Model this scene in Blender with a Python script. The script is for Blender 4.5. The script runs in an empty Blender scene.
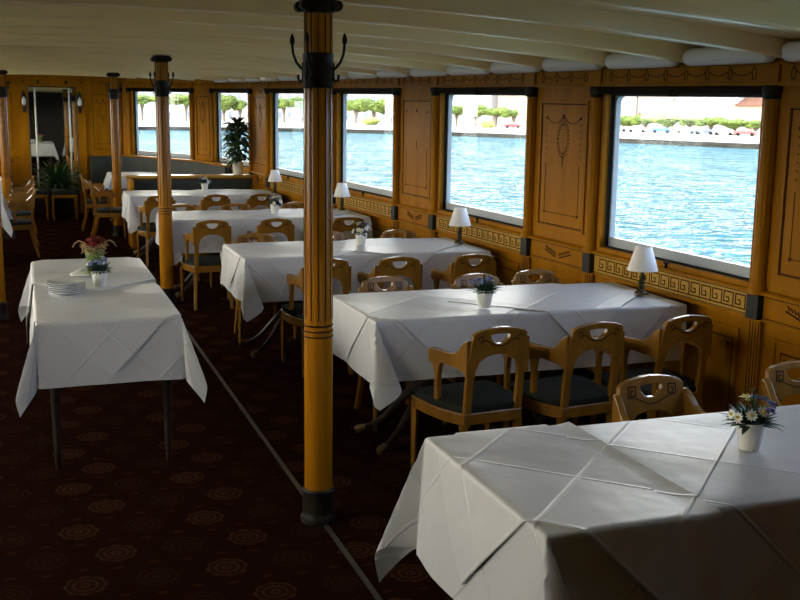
import bpy, bmesh, math, random
from mathutils import Vector, Matrix
C = bpy.context.scene.collection
rnd = random.Random(7)
PI = math.pi
XC = 0.44                      # ship's centre line
EYE = 1.80

# ------------------------------------------------------------------ materials
def mat(name, col, rough=.5, spec=.5, metal=0, coat=0, noise=None, bump=None, emit=None):
    m = bpy.data.materials.new(name); m.use_nodes = True
    nt = m.node_tree; b = nt.nodes['Principled BSDF']
    b.inputs['Base Color'].default_value = (*col, 1)
    b.inputs['Roughness'].default_value = rough
    b.inputs['Specular IOR Level'].default_value = spec
    b.inputs['Metallic'].default_value = metal
    b.inputs['Coat Weight'].default_value = coat
    b.inputs['Coat Roughness'].default_value = .12
    tc = None
    if noise or bump:
        tc = nt.nodes.new('ShaderNodeTexCoord')
    if noise:                  # (scale vec, amount)
        mp = nt.nodes.new('ShaderNodeMapping'); mp.inputs['Scale'].default_value = noise[0]
        nz = nt.nodes.new('ShaderNodeTexNoise'); nz.inputs['Scale'].default_value = 1
        nz.inputs['Detail'].default_value = 4
        nt.links.new(tc.outputs['Object'], mp.inputs[0]); nt.links.new(mp.outputs[0], nz.inputs['Vector'])
        rp = nt.nodes.new('ShaderNodeValToRGB'); a = noise[1]
        rp.color_ramp.elements[0].position = .3; rp.color_ramp.elements[1].position = .7
        rp.color_ramp.elements[0].color = (*[c*(1-a) for c in col], 1)
        rp.color_ramp.elements[1].color = (*[min(1, c*(1+a)) for c in col], 1)
        nt.links.new(nz.outputs['Fac'], rp.inputs[0]); nt.links.new(rp.outputs[0], b.inputs['Base Color'])
    if bump:                   # (scale, distance)
        nz = nt.nodes.new('ShaderNodeTexNoise'); nz.inputs['Scale'].default_value = bump[0]
        nz.inputs['Detail'].default_value = 3
        nt.links.new(tc.outputs['Object'], nz.inputs['Vector'])
        bp = nt.nodes.new('ShaderNodeBump'); bp.inputs['Distance'].default_value = bump[1]
        nt.links.new(nz.outputs['Fac'], bp.inputs['Height']); nt.links.new(bp.outputs[0], b.inputs['Normal'])
    return m

class NB:                      # little node-expression builder
    def __init__(s, m): s.nt = m.node_tree
    def n(s, t): return s.nt.nodes.new(t)
    def put(s, sock, v):
        if isinstance(v, (int, float)): sock.default_value = v
        else: s.nt.links.new(v, sock)
    def math(s, op, a, b=0., c=0.):
        n = s.n('ShaderNodeMath'); n.operation = op
        for i, v in enumerate((a, b, c)): s.put(n.inputs[i], v)
        return n.outputs[0]
    def ss(s, lo, hi, x):      # smoothstep
        n = s.n('ShaderNodeMapRange'); n.interpolation_type = 'SMOOTHSTEP'
        s.put(n.inputs['Value'], x); s.put(n.inputs['From Min'], lo); s.put(n.inputs['From Max'], hi)
        return n.outputs['Result']
    def mix(s, f, a, b):
        n = s.n('ShaderNodeMix'); n.data_type = 'RGBA'
        s.put(n.inputs[0], f)
        for i, v in ((6, a), (7, b)):
            if isinstance(v, tuple): n.inputs[i].default_value = (*v, 1)
            else: s.nt.links.new(v, n.inputs[i])
        return n.outputs[2]

M = {}
M['maple'] = mat('lacquered_maple', (.335, .132, .004), .36, .04, coat=.0, noise=((9, 9, 1.6), .16))
M['maple_pale'] = mat('pale_maple_band', (.46, .26, .042), .3, .15, coat=.0, noise=((6, 6, 6), .12))
M['chairwood'] = mat('chair_maple', (.25, .112, .014), .25, .3, coat=.15, noise=((14, 14, 5), .18))
M['inlay'] = mat('dark_inlay_wood', (.040, .014, .003), .7, .1)
M['column'] = mat('column_maple', (.39, .15, .005), .22, .3, coat=.1, noise=((20, 20, 2), .14))
M['iron'] = mat('dark_bronze_iron', (.022, .015, .009), .5, .25, metal=.2)
M['brass'] = mat('dull_brass', (.30, .22, .10), .35, .5, metal=.9)
M['brassdark'] = mat('aged_dark_brass', (.10, .075, .035), .38, .5, metal=.8)
M['darkwood'] = mat('dark_stained_wood', (.022, .012, .007), .4, noise=((10, 10, 3), .3))
M['seat'] = mat('green_seat_cloth', (.018, .022, .017), .8, .2, bump=(120, .002))
M['bench'] = mat('green_bench_leather', (.034, .040, .033), .55, .3, bump=(30, .002))
M['paint'] = mat('cream_ceiling_paint', (.95, .74, .37), .32, .6)
M['white'] = mat('white_enamel', (.78, .77, .73), .4, .5)
M['shade'] = mat('white_lamp_shade', (.82, .80, .74), .7, .2)
M['metal'] = mat('pale_window_metal', (.38, .42, .43), .35, .5, metal=.0)
M['rubber'] = mat('black_window_seal', (.012, .011, .009), .7, .1)
M['blind'] = mat('dark_roller_blind', (.020, .011, .006), .8, .08)
M['block'] = mat('slate_block', (.028, .027, .022), .6, .2)
M['pot'] = mat('white_ceramic', (.80, .78, .70), .3, .5, coat=.3)
M['plate'] = mat('plate_porcelain', (.78, .80, .82), .15, .5, coat=.5)
M['leaf'] = mat('leaf_green', (.022, .062, .020), .45, .4, noise=((20, 20, 20), .4))
M['leafdark'] = mat('leaf_dark_green', (.026, .062, .014), .4, .5, noise=((14, 14, 14), .4))
M['leafblue'] = mat('leaf_bluish', (.040, .085, .050), .5, .4, noise=((20, 20, 20), .4))
M['blue'] = mat('petal_blue', (.24, .27, .50), .6)
M['petal'] = mat('petal_white', (.80, .80, .72), .6)
M['yellow'] = mat('flower_eye', (.65, .50, .06), .6)
M['red'] = mat('flower_red', (.22, .012, .012), .6, noise=((60, 60, 60), .5))
M['straw'] = mat('straw', (.42, .28, .10), .7)
M['vase'] = mat('green_vase_glass', (.11, .17, .035), .25, .5, coat=.4)
M['soil'] = mat('soil', (.02, .013, .008), .9)
M['strip'] = mat('floor_strip_metal', (.09, .075, .06), .4, .5, metal=.6)
M['mirror'] = mat('mirror_silver', (.72, .74, .70), .02, .5, metal=1)
M['bevel'] = mat('bevelled_mirror_edge', (.25, .23, .17), .4, .5, metal=1)
M['rear'] = mat('rear_bulkhead_wood', (.012, .007, .004), .5)
M['glass_lamp'] = mat('frosted_lamp_glass', (.7, .7, .66), .3, .5)
# exterior
M['deck'] = mat('bounce_deck_planks', (.50, .42, .29), .8, .2, noise=((14, .6, 1), .12))  # pale planks of the added deck that reflects light indoors
M['leaftree'] = mat('plane_tree_leaves', (.11, .145, .03), .8, .2, noise=((.9, .9, .9), .45), bump=(2.5, .5))
M['bushy'] = mat('yellow_bush_leaves', (.36, .38, .10), .8, .2, noise=((1.5, 1.5, 1.5), .3), bump=(4, .3))
M['bark'] = mat('plane_tree_bark', (.16, .12, .08), .9)
M['quay'] = mat('quay_stone', (.030, .028, .024), .9, .2, noise=((.35, .35, 1.6), .55))
M['ground'] = mat('promenade_ground', (.42, .40, .34), .9, .2, noise=((.15, .15, .15), .15))
M['stucco'] = mat('pale_stucco', (.34, .31, .285), .9, .2)
M['stucco2'] = mat('cream_stucco', (.34, .27, .20), .9, .2)
M['roof'] = mat('brown_tile_roof', (.13, .06, .038), .9, .2, noise=((1, 1, 1), .2))
M['roofg'] = mat('grey_slate_roof', (.36, .33, .34), .9, .2)
M['wing'] = mat('window_glass_far', (.18, .20, .24), .3)
M['carblue'] = mat('car_paint_blue', (.05, .12, .32), .3, coat=.5)
M['carwhite'] = mat('car_paint_white', (.40, .40, .40), .3, coat=.5)
M['carred'] = mat('car_paint_red', (.30, .05, .045), .3, coat=.5)
M['cargrey'] = mat('car_paint_grey', (.08, .09, .11), .3, coat=.5)

# window pane: clear thin glass (transmits and reflects)
m = bpy.data.materials.new('clear_window_glass'); m.use_nodes = True; nt = m.node_tree; nt.nodes.clear()
o_ = nt.nodes.new('ShaderNodeOutputMaterial'); tr = nt.nodes.new('ShaderNodeBsdfTransparent'); gl = nt.nodes.new('ShaderNodeBsdfGlossy')
gl.inputs['Roughness'].default_value = .0; tr.inputs['Color'].default_value = (.96, .98, .97, 1)
lw = nt.nodes.new('ShaderNodeLayerWeight'); lw.inputs['Blend'].default_value = .5
pw = nt.nodes.new('ShaderNodeMath'); pw.operation = 'POWER'; pw.inputs[1].default_value = 5; nt.links.new(lw.outputs['Facing'], pw.inputs[0])
fr = nt.nodes.new('ShaderNodeMath'); fr.operation = 'MULTIPLY_ADD'; fr.inputs[1].default_value = .6; fr.inputs[2].default_value = .025; nt.links.new(pw.outputs[0], fr.inputs[0])
mx = nt.nodes.new('ShaderNodeMixShader')
nt.links.new(fr.outputs[0], mx.inputs[0]); nt.links.new(tr.outputs[0], mx.inputs[1]); nt.links.new(gl.outputs[0], mx.inputs[2])
nt.links.new(mx.outputs[0], o_.inputs[0]); M['pane'] = m

# tablecloth linen with fold creases (uses flat-cloth UVs, metres)
def linen(name, col):
    m = mat(name, col, .42, .45); B = NB(m)
    uv = B.n('ShaderNodeUVMap'); sp = B.n('ShaderNodeSeparateXYZ'); B.nt.links.new(uv.outputs[0], sp.inputs[0])
    h = None
    for sgn, per, off in ((1, .36, .06), (-1, .33, .11)):
        q = B.math('MULTIPLY', B.math('ADD', sp.outputs[0], B.math('MULTIPLY', sp.outputs[1], sgn)), .7071)
        q = B.math('ADD', q, off + 20*per)
        t = B.math('PINGPONG', q, per)
        d = B.math('MINIMUM', t, B.math('SUBTRACT', per, t))
        ridge = B.math('MULTIPLY', B.ss(0.0, .009, d), -.0022)
        term = B.math('ADD', B.math('MULTIPLY', t, .030), ridge)
        h = term if h is None else B.math('ADD', h, term)
    nz = B.n('ShaderNodeTexNoise'); nz.inputs['Scale'].default_value = 5.5; nz.inputs['Detail'].default_value = 2
    B.nt.links.new(uv.outputs[0], nz.inputs['Vector'])
    h = B.math('ADD', h, B.math('MULTIPLY', nz.outputs['Fac'], .007))
    bp = B.n('ShaderNodeBump'); bp.inputs['Distance'].default_value = 1.0; bp.inputs['Strength'].default_value = 1
    B.nt.links.new(h, bp.inputs['Height'])
    B.nt.links.new(bp.outputs[0], B.nt.nodes['Principled BSDF'].inputs['Normal'])
    return m
M['cloth'] = linen('white_table_linen', (.63, .62, .615))
M['cloth2'] = linen('white_overlay_linen', (.67, .66, .655))

# carpet with staggered rosettes
m = mat('rosette_carpet', (.02, .005, .004), 1.0, .0); B = NB(m)
geo = B.n('ShaderNodeNewGeometry'); sp = B.n('ShaderNodeSeparateXYZ'); B.nt.links.new(geo.outputs['Position'], sp.inputs[0])
CELL = .27
cx = B.math('DIVIDE', sp.outputs[0], CELL); cy = B.math('DIVIDE', sp.outputs[1], CELL)
row = B.math('FLOOR', cy)
odd = B.math('FLOORED_MODULO', row, 2.)
cx = B.math('ADD', cx, B.math('MULTIPLY', odd, .5))
fx = B.math('SUBTRACT', B.math('FRACT', cx), .5); fy = B.math('SUBTRACT', B.math('FRACT', cy), .5)
r = B.math('SQRT', B.math('ADD', B.math('MULTIPLY', fx, fx), B.math('MULTIPLY', fy, fy)))
th = B.math('ARCTAN2', fy, fx)
pet = B.math('ADD', .31, B.math('MULTIPLY', B.math('COSINE', B.math('MULTIPLY', th, 8.)), .035))
inside = B.math('SUBTRACT', 1., B.ss(-.02, .02, B.math('SUBTRACT', r, pet)))
ringm = B.math('ABSOLUTE', B.math('SUBTRACT', B.math('FRACT', B.math('MULTIPLY', r, 9.)), .5))
ringm = B.ss(.08, .3, ringm)
alt = B.math('FLOORED_MODULO', B.math('ADD', B.math('FLOOR', cx), row), 2.)
nz = B.n('ShaderNodeTexNoise'); nz.inputs['Scale'].default_value = 60; nz.inputs['Detail'].default_value = 3
B.nt.links.new(geo.outputs['Position'], nz.inputs['Vector'])
speck = B.ss(.35, .7, nz.outputs['Fac'])
bg = B.mix(B.math('MULTIPLY', speck, .6), (.020, .0065, .0042), (.010, .0042, .0028))
ros = B.mix(alt, (.056, .024, .012), (.031, .014, .0075))
ros = B.mix(B.math('MULTIPLY', ringm, .65), ros, (.014, .0035, .003))
colr = B.mix(B.math('MULTIPLY', inside, .8), bg, ros)
dotx = B.math('ABSOLUTE', fx); doty = B.math('ABSOLUTE', fy)
dd = B.math('ADD', B.math('POWER', B.math('SUBTRACT', dotx, .5), 2.), B.math('POWER', B.math('SUBTRACT', doty, .5), 2.))
dot = B.math('SUBTRACT', 1., B.ss(.004, .009, dd))
colr = B.mix(B.math('MULTIPLY', dot, .7), colr, (.045, .016, .008))
B.nt.links.new(colr, B.nt.nodes['Principled BSDF'].inputs['Base Color'])
M['carpet'] = m

# lake water
m = mat('lake_water', (.020, .095, .12), .06, .25); B = NB(m)
geo = B.n('ShaderNodeNewGeometry')
hs = None
for sc, amt, stretch in ((.10, 1.5, (1, 1.2, 1)), (.33, .75, (1, 1.3, 1)), (.9, .16, (1, 1.3, 1))):
    mp = B.n('ShaderNodeMapping'); mp.inputs['Scale'].default_value = stretch; mp.inputs['Rotation'].default_value = (0, 0, .5)
    nz = B.n('ShaderNodeTexNoise'); nz.inputs['Scale'].default_value = sc; nz.inputs['Detail'].default_value = 3
    nz.inputs['Distortion'].default_value = .6
    B.nt.links.new(geo.outputs['Position'], mp.inputs[0]); B.nt.links.new(mp.outputs[0], nz.inputs['Vector'])
    t = B.math('MULTIPLY', nz.outputs['Fac'], amt); hs = t if hs is None else B.math('ADD', hs, t)
bp = B.n('ShaderNodeBump'); bp.inputs['Distance'].default_value = 4.5; B.nt.links.new(hs, bp.inputs['Height'])
nt = B.nt; nt.nodes.remove(nt.nodes['Principled BSDF'])
df = B.n('ShaderNodeBsdfDiffuse'); df.inputs[0].default_value = (.035, .115, .135, 1)
gs = B.n('ShaderNodeBsdfGlossy'); gs.inputs['Roughness'].default_value = .06
fz = B.n('ShaderNodeFresnel'); fz.inputs['IOR'].default_value = 1.33
for nd in (df, gs, fz): nt.links.new(bp.outputs[0], nd.inputs['Normal'])
ws = B.n('ShaderNodeMixShader'); nt.links.new(B.math('MULTIPLY', fz.outputs[0], .95), ws.inputs[0])
nt.links.new(df.outputs[0], ws.inputs[1]); nt.links.new(gs.outputs[0], ws.inputs[2]); nt.links.new(ws.outputs[0], nt.nodes['Material Output'].inputs[0])
M['water'] = m

# ------------------------------------------------------------------ mesh helpers
def link(name, me, material=None, parent=None):
    o = bpy.data.objects.new(name, me); C.objects.link(o)
    if material is not None and me is not None and not me.materials: me.materials.append(M[material])
    if parent is not None: o.parent = parent
    return o
def finish(name, bm, material, parent=None, smooth=False, bevel=0, recalc=True):
    if recalc: bmesh.ops.recalc_face_normals(bm, faces=bm.faces)
    me = bpy.data.meshes.new(name); bm.to_mesh(me); bm.free()
    if smooth:
        for p in me.polygons: p.use_smooth = True
        try: me.set_sharp_from_angle(angle=math.radians(42))
        except Exception: pass
    o = link(name, me, material, parent)
    if bevel:
        b = o.modifiers.new('bevel', 'BEVEL'); b.width = bevel; b.segments = 2; b.limit_method = 'ANGLE'; b.angle_limit = math.radians(50)
    return o
def hexa(bm, p):               # 8 points: bottom 4 then top 4
    v = [bm.verts.new(q) for q in p]
    for f in ((0, 3, 2, 1), (4, 5, 6, 7), (0, 1, 5, 4), (1, 2, 6, 5), (2, 3, 7, 6), (3, 0, 4, 7)):
        bm.faces.new([v[i] for i in f])
def box(bm, x0, x1, y0, y1, z0, z1, f=None):
    p = [(x0, y0, z0), (x1, y0, z0), (x1, y1, z0), (x0, y1, z0), (x0, y0, z1), (x1, y0, z1), (x1, y1, z1), (x0, y1, z1)]
    hexa(bm, [f(*q) for q in p] if f else p)
def lathe(bm, prof, cx=0, cy=0, n=20, f=None, rad=None):
    rings = []
    for r, z in prof:
        ring = []
        for k in range(n):
            a = 2*PI*k/n; rr = r*(rad(a) if rad else 1)
            q = (cx+rr*math.cos(a), cy+rr*math.sin(a), z)
            ring.append(bm.verts.new(f(*q) if f else q))
        rings.append(ring)
    for a, b in zip(rings, rings[1:]):
        for k in range(n): bm.faces.new([a[k], a[(k+1) % n], b[(k+1) % n], b[k]])
    bm.faces.new(rings[0][::-1]); bm.faces.new(rings[-1])
def tube(bm, pts, radii, n=8, squash=1.0, up=Vector((0, 0, 1)), f=None):
    pts = [Vector(p) for p in pts]
    if not hasattr(radii, '__len__'): radii = [radii]*len(pts)
    rings = []; side0 = None
    for i, p in enumerate(pts):
        t = (pts[min(i+1, len(pts)-1)] - pts[max(i-1, 0)]).normalized()
        s = t.cross(up)
        if s.length < 1e-3: s = t.cross(Vector((1, 0, 0)))
        s.normalize()
        if side0 is not None and s.dot(side0) < 0: s = -s
        side0 = s; u = s.cross(t).normalized()
        ring = []
        for k in range(n):
            a = 2*PI*(k+.5)/n
            q = p + s*math.cos(a)*radii[i] + u*math.sin(a)*radii[i]*squash
            ring.append(bm.verts.new(f(*q) if f else q))
        rings.append(ring)
    for a, b in zip(rings, rings[1:]):
        for k in range(n): bm.faces.new([a[k], a[(k+1) % n], b[(k+1) % n], b[k]])
    bm.faces.new(rings[0][::-1]); bm.faces.new(rings[-1])
def plate2d(bm, outer, holes, t, f):      # flat outline with holes, thickness t, mapped by f(u, v, w)
    b2 = bmesh.new(); edges = []; loops = []
    for lp in [outer] + list(holes):
        vs = [b2.verts.new((u, v, 0)) for u, v in lp]; loops.append(vs)
        for i in range(len(vs)): edges.append(b2.edges.new((vs[i], vs[(i+1) % len(vs)])))
    bmesh.ops.triangle_fill(b2, use_beauty=True, use_dissolve=False, edges=edges)
    b2.verts.index_update()
    A = [bm.verts.new(f(v.co.x, v.co.y, -t/2)) for v in b2.verts]
    Bv = [bm.verts.new(f(v.co.x, v.co.y, t/2)) for v in b2.verts]
    for fc in b2.faces:
        idx = [v.index for v in fc.verts]
        bm.faces.new([A[i] for i in idx]); bm.faces.new([Bv[i] for i in idx[::-1]])
    for lp in loops:
        n = len(lp)
        for i in range(n):
            a, b = lp[i].index, lp[(i+1) % n].index
            bm.faces.new([A[a], A[b], Bv[b], Bv[a]])
    b2.free()
def stroke(bm, pts, w, f, n0=.0, n1=.0018, closed=False):   # a thin raised line through (u, v) points; f(u, v, n)
    pts = [Vector((p[0], p[1])) for p in pts]
    seq = list(zip(pts, pts[1:])) + ([(pts[-1], pts[0])] if closed else [])
    for a, b in seq:
        d = b-a
        if d.length < 1e-6: continue
        d.normalize(); s = Vector((-d.y, d.x))*w/2; e = d*w/2
        q = [a-e-s, b+e-s, b+e+s, a-e+s]
        hexa(bm, [f(p.x, p.y, n0) for p in q] + [f(p.x, p.y, n1) for p in q])
def spot(bm, u, v, ru, rv, f, rot=0, n=8, n0=0, n1=.0018):
    P = []
    for k in range(n):
        a = 2*PI*k/n; x = ru*math.cos(a); y = rv*math.sin(a)
        P.append((u + x*math.cos(rot)-y*math.sin(rot), v + x*math.sin(rot)+y*math.cos(rot)))
    lo = [bm.verts.new(f(x, y, n0)) for x, y in P]; hi = [bm.verts.new(f(x, y, n1)) for x, y in P]
    bm.faces.new(hi); bm.faces.new(lo[::-1])
    for k in range(n): bm.faces.new([lo[k], lo[(k+1) % n], hi[(k+1) % n], hi[k]])
def ellipse(u, v, ru, rv, n=14): return [(u+ru*math.cos(2*PI*k/n), v+rv*math.sin(2*PI*k/n)) for k in range(n)]
def arc(u0, u1, v, sag, n=7): return [(u0+(u1-u0)*k/n, v - sag*4*(k/n)*(1-k/n)) for k in range(n+1)]

def empty(name, label, cat, loc=(0, 0, 0), rz=0, group=None):
    o = bpy.data.objects.new(name, None); C.objects.link(o); o.empty_display_size = .1
    o.location = loc; o.rotation_euler = (0, 0, rz)
    return tag(o, label, cat, group)
def tag(o, label, cat, group=None):
    o['label'] = label; o['category'] = cat
    if group: o['group'] = group
    return o
def structure(o): o['kind'] = 'structure'; return o
def dup(root, loc, rz, label, group=None):
    r = root.copy(); C.objects.link(r); r.location = loc; r.rotation_euler = (0, 0, rz); r['label'] = label
    if group: r['group'] = group
    for ch in root.children:
        c = ch.copy(); C.objects.link(c); c.parent = r
        for g in ch.children:
            d = g.copy(); C.objects.link(d); d.parent = c
    return r

# ------------------------------------------------------------------ hull geometry
def ceil_z(x, y): return 2.237 - .0183*(x-XC)**2 + .0022*(y-4.3)
def sheer(z, y): return (y-4.4)*(.0025+(z-.9)*.0085) if z > .3 else 0.0

POSTS = [(3.40, -2.80), (3.43, -1.15), (3.44, -.38), (3.44, 1.17), (3.44, 1.95), (3.43, 3.52), (3.415, 4.33), (3.355, 5.87),
         (3.315, 6.65), (3.235, 8.25), (3.185, 9.08), (3.07, 10.75), (3.00, 11.50), (2.87, 13.05), (2.835, 13.95), (2.62, 15.70), (2.40, 16.25), (1.62, 17.86)]
K = 1.03                       # all hull points lie this much farther out than first surveyed
POSTS[6] = (3.415, 4.26); POSTS[7] = (3.355, 5.82); POSTS[8] = (3.313, 6.63)
POSTS = [(x*K, y*K if y > 2 else y) for x, y in POSTS]
KINDS = ['p', 'p', 'p'] + ['p', 'w']*7    # window and panel bays, from aft to fore

class Seg:
    def __init__(s, a, b, mirror=False):
        s.a = Vector(a); s.b = Vector(b); d = s.b-s.a; s.L = d.length; s.d = d/s.L
        s.nrm = Vector((-s.d.y, s.d.x))       # towards the room (left of travel)
        s.mirror = mirror
    def __call__(s, u, n, z):
        p = s.a + s.d*u + s.nrm*n
        zz = EYE + (z-EYE)*K + sheer(z, p.y/K)
        x = 2*XC - p.x if s.mirror else p.x
        return (x, p.y, zz)
    def uv(s, u, v, n): return s(u, n, v)
WT = .09                        # wall thickness
TOPZ = 2.045

def seg_wall(bm, S, kind):      # the wall board, with an opening for a window
    f = lambda x, y, z: S(x, y, z)
    def b(u0, u1, z0, z1): box(bm, u0, u1, -WT, 0, z0, z1, f)
    top = 2.22
    if kind == 'w':
        m_ = .075
        b(0, S.L, 0, .955); b(0, S.L, 1.90, top); b(0, m_, .955, 1.90); b(S.L-m_-.03, S.L, .955, 1.90)
    else: b(0, S.L, 0, top)

def panel_parts(S, P, idx, detail=True, ua=None, ub=None, dado=True, window=False):
    ua = .055 if ua is None else ua; ub = S.L-.055 if ub is None else ub
    f = lambda x, y, z: S(x, y, z)
    if not window:
        bm = bmesh.new()                       # raised moulding of the big panel
        a, b_, z0, z1 = ua+.07, ub-.07, 1.03, 1.84
        for (u0, u1, q0, q1) in ((a-.012, b_+.012, z0-.012, z0+.006), (a-.012, b_+.012, z1-.006, z1+.012), (a-.012, a+.006, z0, z1), (b_-.006, b_+.012, z0, z1)):
            box(bm, u0, u1, 0, .012, q0, q1, f)
        box(bm, a+.006, b_-.006, 0, .004, z0+.006, z1-.006, f)
        finish('panel', bm, 'maple', P, bevel=.003)
        if detail:
            bm = bmesh.new(); uvf = lambda u, v, n: S(u, n+.004, v)
            stroke(bm, [(a+.012, z0+.012), (b_-.012, z0+.012), (b_-.012, z1-.012), (a+.012, z1-.012)], .007, uvf, closed=True)
            c = (a+b_)/2; i0, i1 = a+.075, b_-.075; zt = z1-.10; zb = z0+.09
            stroke(bm, [(i0, zb), (i1, zb)], .004, uvf)
            stroke(bm, [(i0, zb), (i0, zt-.30)], .004, uvf); stroke(bm, [(i1, zb), (i1, zt-.30)], .004, uvf)
            for u, v in ((i0, zb), (i1, zb), (i0, zt), (i1, zt)): spot(bm, u, v, .012, .014, uvf, PI/4, 4)
            spot(bm, c, zt+.008, .019, .017, uvf, PI/4, 4)
            for k in range(6):
                spot(bm, i0, zt-.04-.04*k, .005, .005, uvf, n=6); spot(bm, i1, zt-.04-.04*k, .005, .005, uvf, n=6)
            if idx != 9: stroke(bm, arc(i0+.01, c-.015, zt, .035), .005, uvf); stroke(bm, arc(c+.015, i1-.01, zt, .035), .005, uvf)
            for k in (range(26) if idx != 9 else ()):                # laurel wreath
                t = 2*PI*k/26; u = c+.068*math.cos(t); v = zt-.135+.105*math.sin(t)
                for sg in (-1, 1):
                    spot(bm, u+sg*.010*math.cos(t), v+sg*.010*math.sin(t), .010, .0032, uvf, t+PI/2+sg*.5, 6)
            for k in range(3): spot(bm, c, zt-.255-.022*k, .006-.001*k, .013, uvf, n=6)
            finish('inlay', bm, 'inlay', P)
    # rail band, sill ledge, plinth, frieze, cornice
    bm = bmesh.new(); box(bm, ua-.02, ub+.02, 0, .012, .80, .918, f); 
    finish('rail_band', bm, 'maple_pale' if window else 'maple', P, bevel=.002)
    bm = bmesh.new()
    hexa(bm, [S(ua-.03, 0, .918), S(ub+.03, 0, .918), S(ub+.03, .040, .922), S(ua-.03, .040, .922), S(ua-.03, 0, .946), S(ub+.03, 0, .946), S(ub+.03, .034, .936), S(ua-.03, .034, .936)])
    box(bm, ua-.03, ub+.03, 0, .018, .785, .80, f)
    finish('sill_moulding', bm, 'maple', P, bevel=.004)
    if detail:
        bm = bmesh.new(); uvf = lambda u, v, n: S(u, n+.012, v)
        stroke(bm, [(ua, .806), (ub, .806)], .004, uvf); stroke(bm, [(ua, .912), (ub, .912)], .004, uvf)
        if window:                             # Greek key
            n = int((ub-ua-.08)/.092); p = (ub-ua-.08)/n; z0, z1 = .824, .894; e = (z1-z0)/4
            for k in range(n):
                u = ua+.04+k*p; q = p/5
                stroke(bm, [(u, z0), (u, z1), (u+4*q, z1), (u+4*q, z0+e), (u+2*q, z0+e), (u+2*q, z0+2.3*e), (u+3*q, z0+2.3*e)], .0065, uvf)
                stroke(bm, [(u, z0), (u+5*q, z0)], .0065, uvf)
        else:                                  # two laurel sprigs
            c = (ua+ub)/2
            for sg in (-1, 1):
                for k in range(6):
                    u = c+sg*(.03+.024*k); v = .845+.006*k
                    spot(bm, u, v+.012, .017, .0055, uvf, sg*(.9), 6); spot(bm, u+sg*.008, v-.008, .017, .0055, uvf, sg*.1, 6)
        finish('inlay', bm, 'inlay', P)
    if not window or True:
        bm = bmesh.new(); a, b_ = ua+.08, ub-.08
        for (u0, u1, q0, q1) in ((a, b_, .14, .155), (a, b_, .705, .72), (a, a+.015, .155, .705), (b_-.015, b_, .155, .705)):
            box(bm, u0, u1, 0, .010, q0, q1, f)
        finish('wainscot_moulding', bm, 'maple', P, bevel=.003)
        if detail:
            bm = bmesh.new(); uvf = lambda u, v, n: S(u, n, v)
            stroke(bm, [(a+.05, .20), (b_-.05, .20), (b_-.05, .655), (a+.05, .655)], .006, uvf, closed=True)
            for u in (a+.085, b_-.085): spot(bm, u, .62, .015, .015, uvf, PI/4, 4)
            finish('inlay', bm, 'inlay', P)
    bm = bmesh.new(); box(bm, -.02 if not dado else ua-.055, (ub+.055), 0, .014, 1.955, 2.037, f)
    box(bm, ua-.055, ub+.055, 0, .026, 1.935, 1.955, f); box(bm, ua-.055, ub+.055, 0, .03, 2.037, 2.05, f)
    finish('frieze', bm, 'maple', P, bevel=.003)
    if detail:
        bm = bmesh.new(); uvf = lambda u, v, n: S(u, n+.014, v); n = max(2, round((ub-ua)/.185)); p = (ub-ua)/n
        for k in range(n):
            u = ua+(k+.5)*p
            stroke(bm, ellipse(u, 1.995, .016, .028, 12), .0045, uvf, closed=True)
            stroke(bm, [(u, 2.027), (u, 2.033)], .005, uvf)
            if k < n-1: stroke(bm, arc(u+.018, u+p-.018, 2.005, .018, 5), .0045, uvf)
        stroke(bm, [(ua-.01, 1.965), (ua-.01, 2.028)], .004, uvf); stroke(bm, [(ub+.01, 1.965), (ub+.01, 2.028)], .004, uvf)
        finish('inlay', bm, 'inlay', P)

def post_parts(S, u, P, detail=True):          # half column at the start of segment S
    f = lambda x, y, z: S(x, y, z)
    bm = bmesh.new()
    flute = lambda a: 1+.045*math.cos(10*a)
    def cyl(r, z0, z1, rad=None, n=20):
        lathe(bm, [(r, z0), (r, z1)], u, .012, n, f, rad)
    cyl(.040, .965, 1.235); cyl(.043, 1.235, 1.245); cyl(.040, 1.245, 1.88, flute, 40)
    finish('half_column', bm, 'maple', P, smooth=True)
    bm = bmesh.new()
    lathe(bm, [(.042, 1.872), (.05, 1.88), (.045, 1.89), (.054, 1.905), (.056, 1.925), (.052, 1.938)], u, .014, 16, f)
    finish('capital', bm, 'iron', P, smooth=True)
    bm = bmesh.new()
    lathe(bm, [(.053, .92), (.055, .945), (.048, .955), (.044, .972)], u, .014, 12, f)
    finish('column_base', bm, 'maple', P, smooth=True)
    bm = bmesh.new(); box(bm, u-.045, u+.045, 0, .05, .795, .918, f)
    finish('base_block', bm, 'block', P, bevel=.004)
    bm = bmesh.new(); box(bm, u-.045, u+.045, 0, .022, 0.0, .795, f); box(bm, u-.045, u+.045, .0, .03, 1.94, 2.05, f)
    finish('pilaster', bm, 'maple', P, bevel=.003)
    if detail:
        bm = bmesh.new(); uvf = lambda a, b, n: S(a, n+.022, b)
        for k in (-1.5, -.5, .5, 1.5): stroke(bm, [(u+k*.021, .03), (u+k*.021, .78)], .006, uvf)
        finish('inlay', bm, 'inlay', P)

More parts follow.
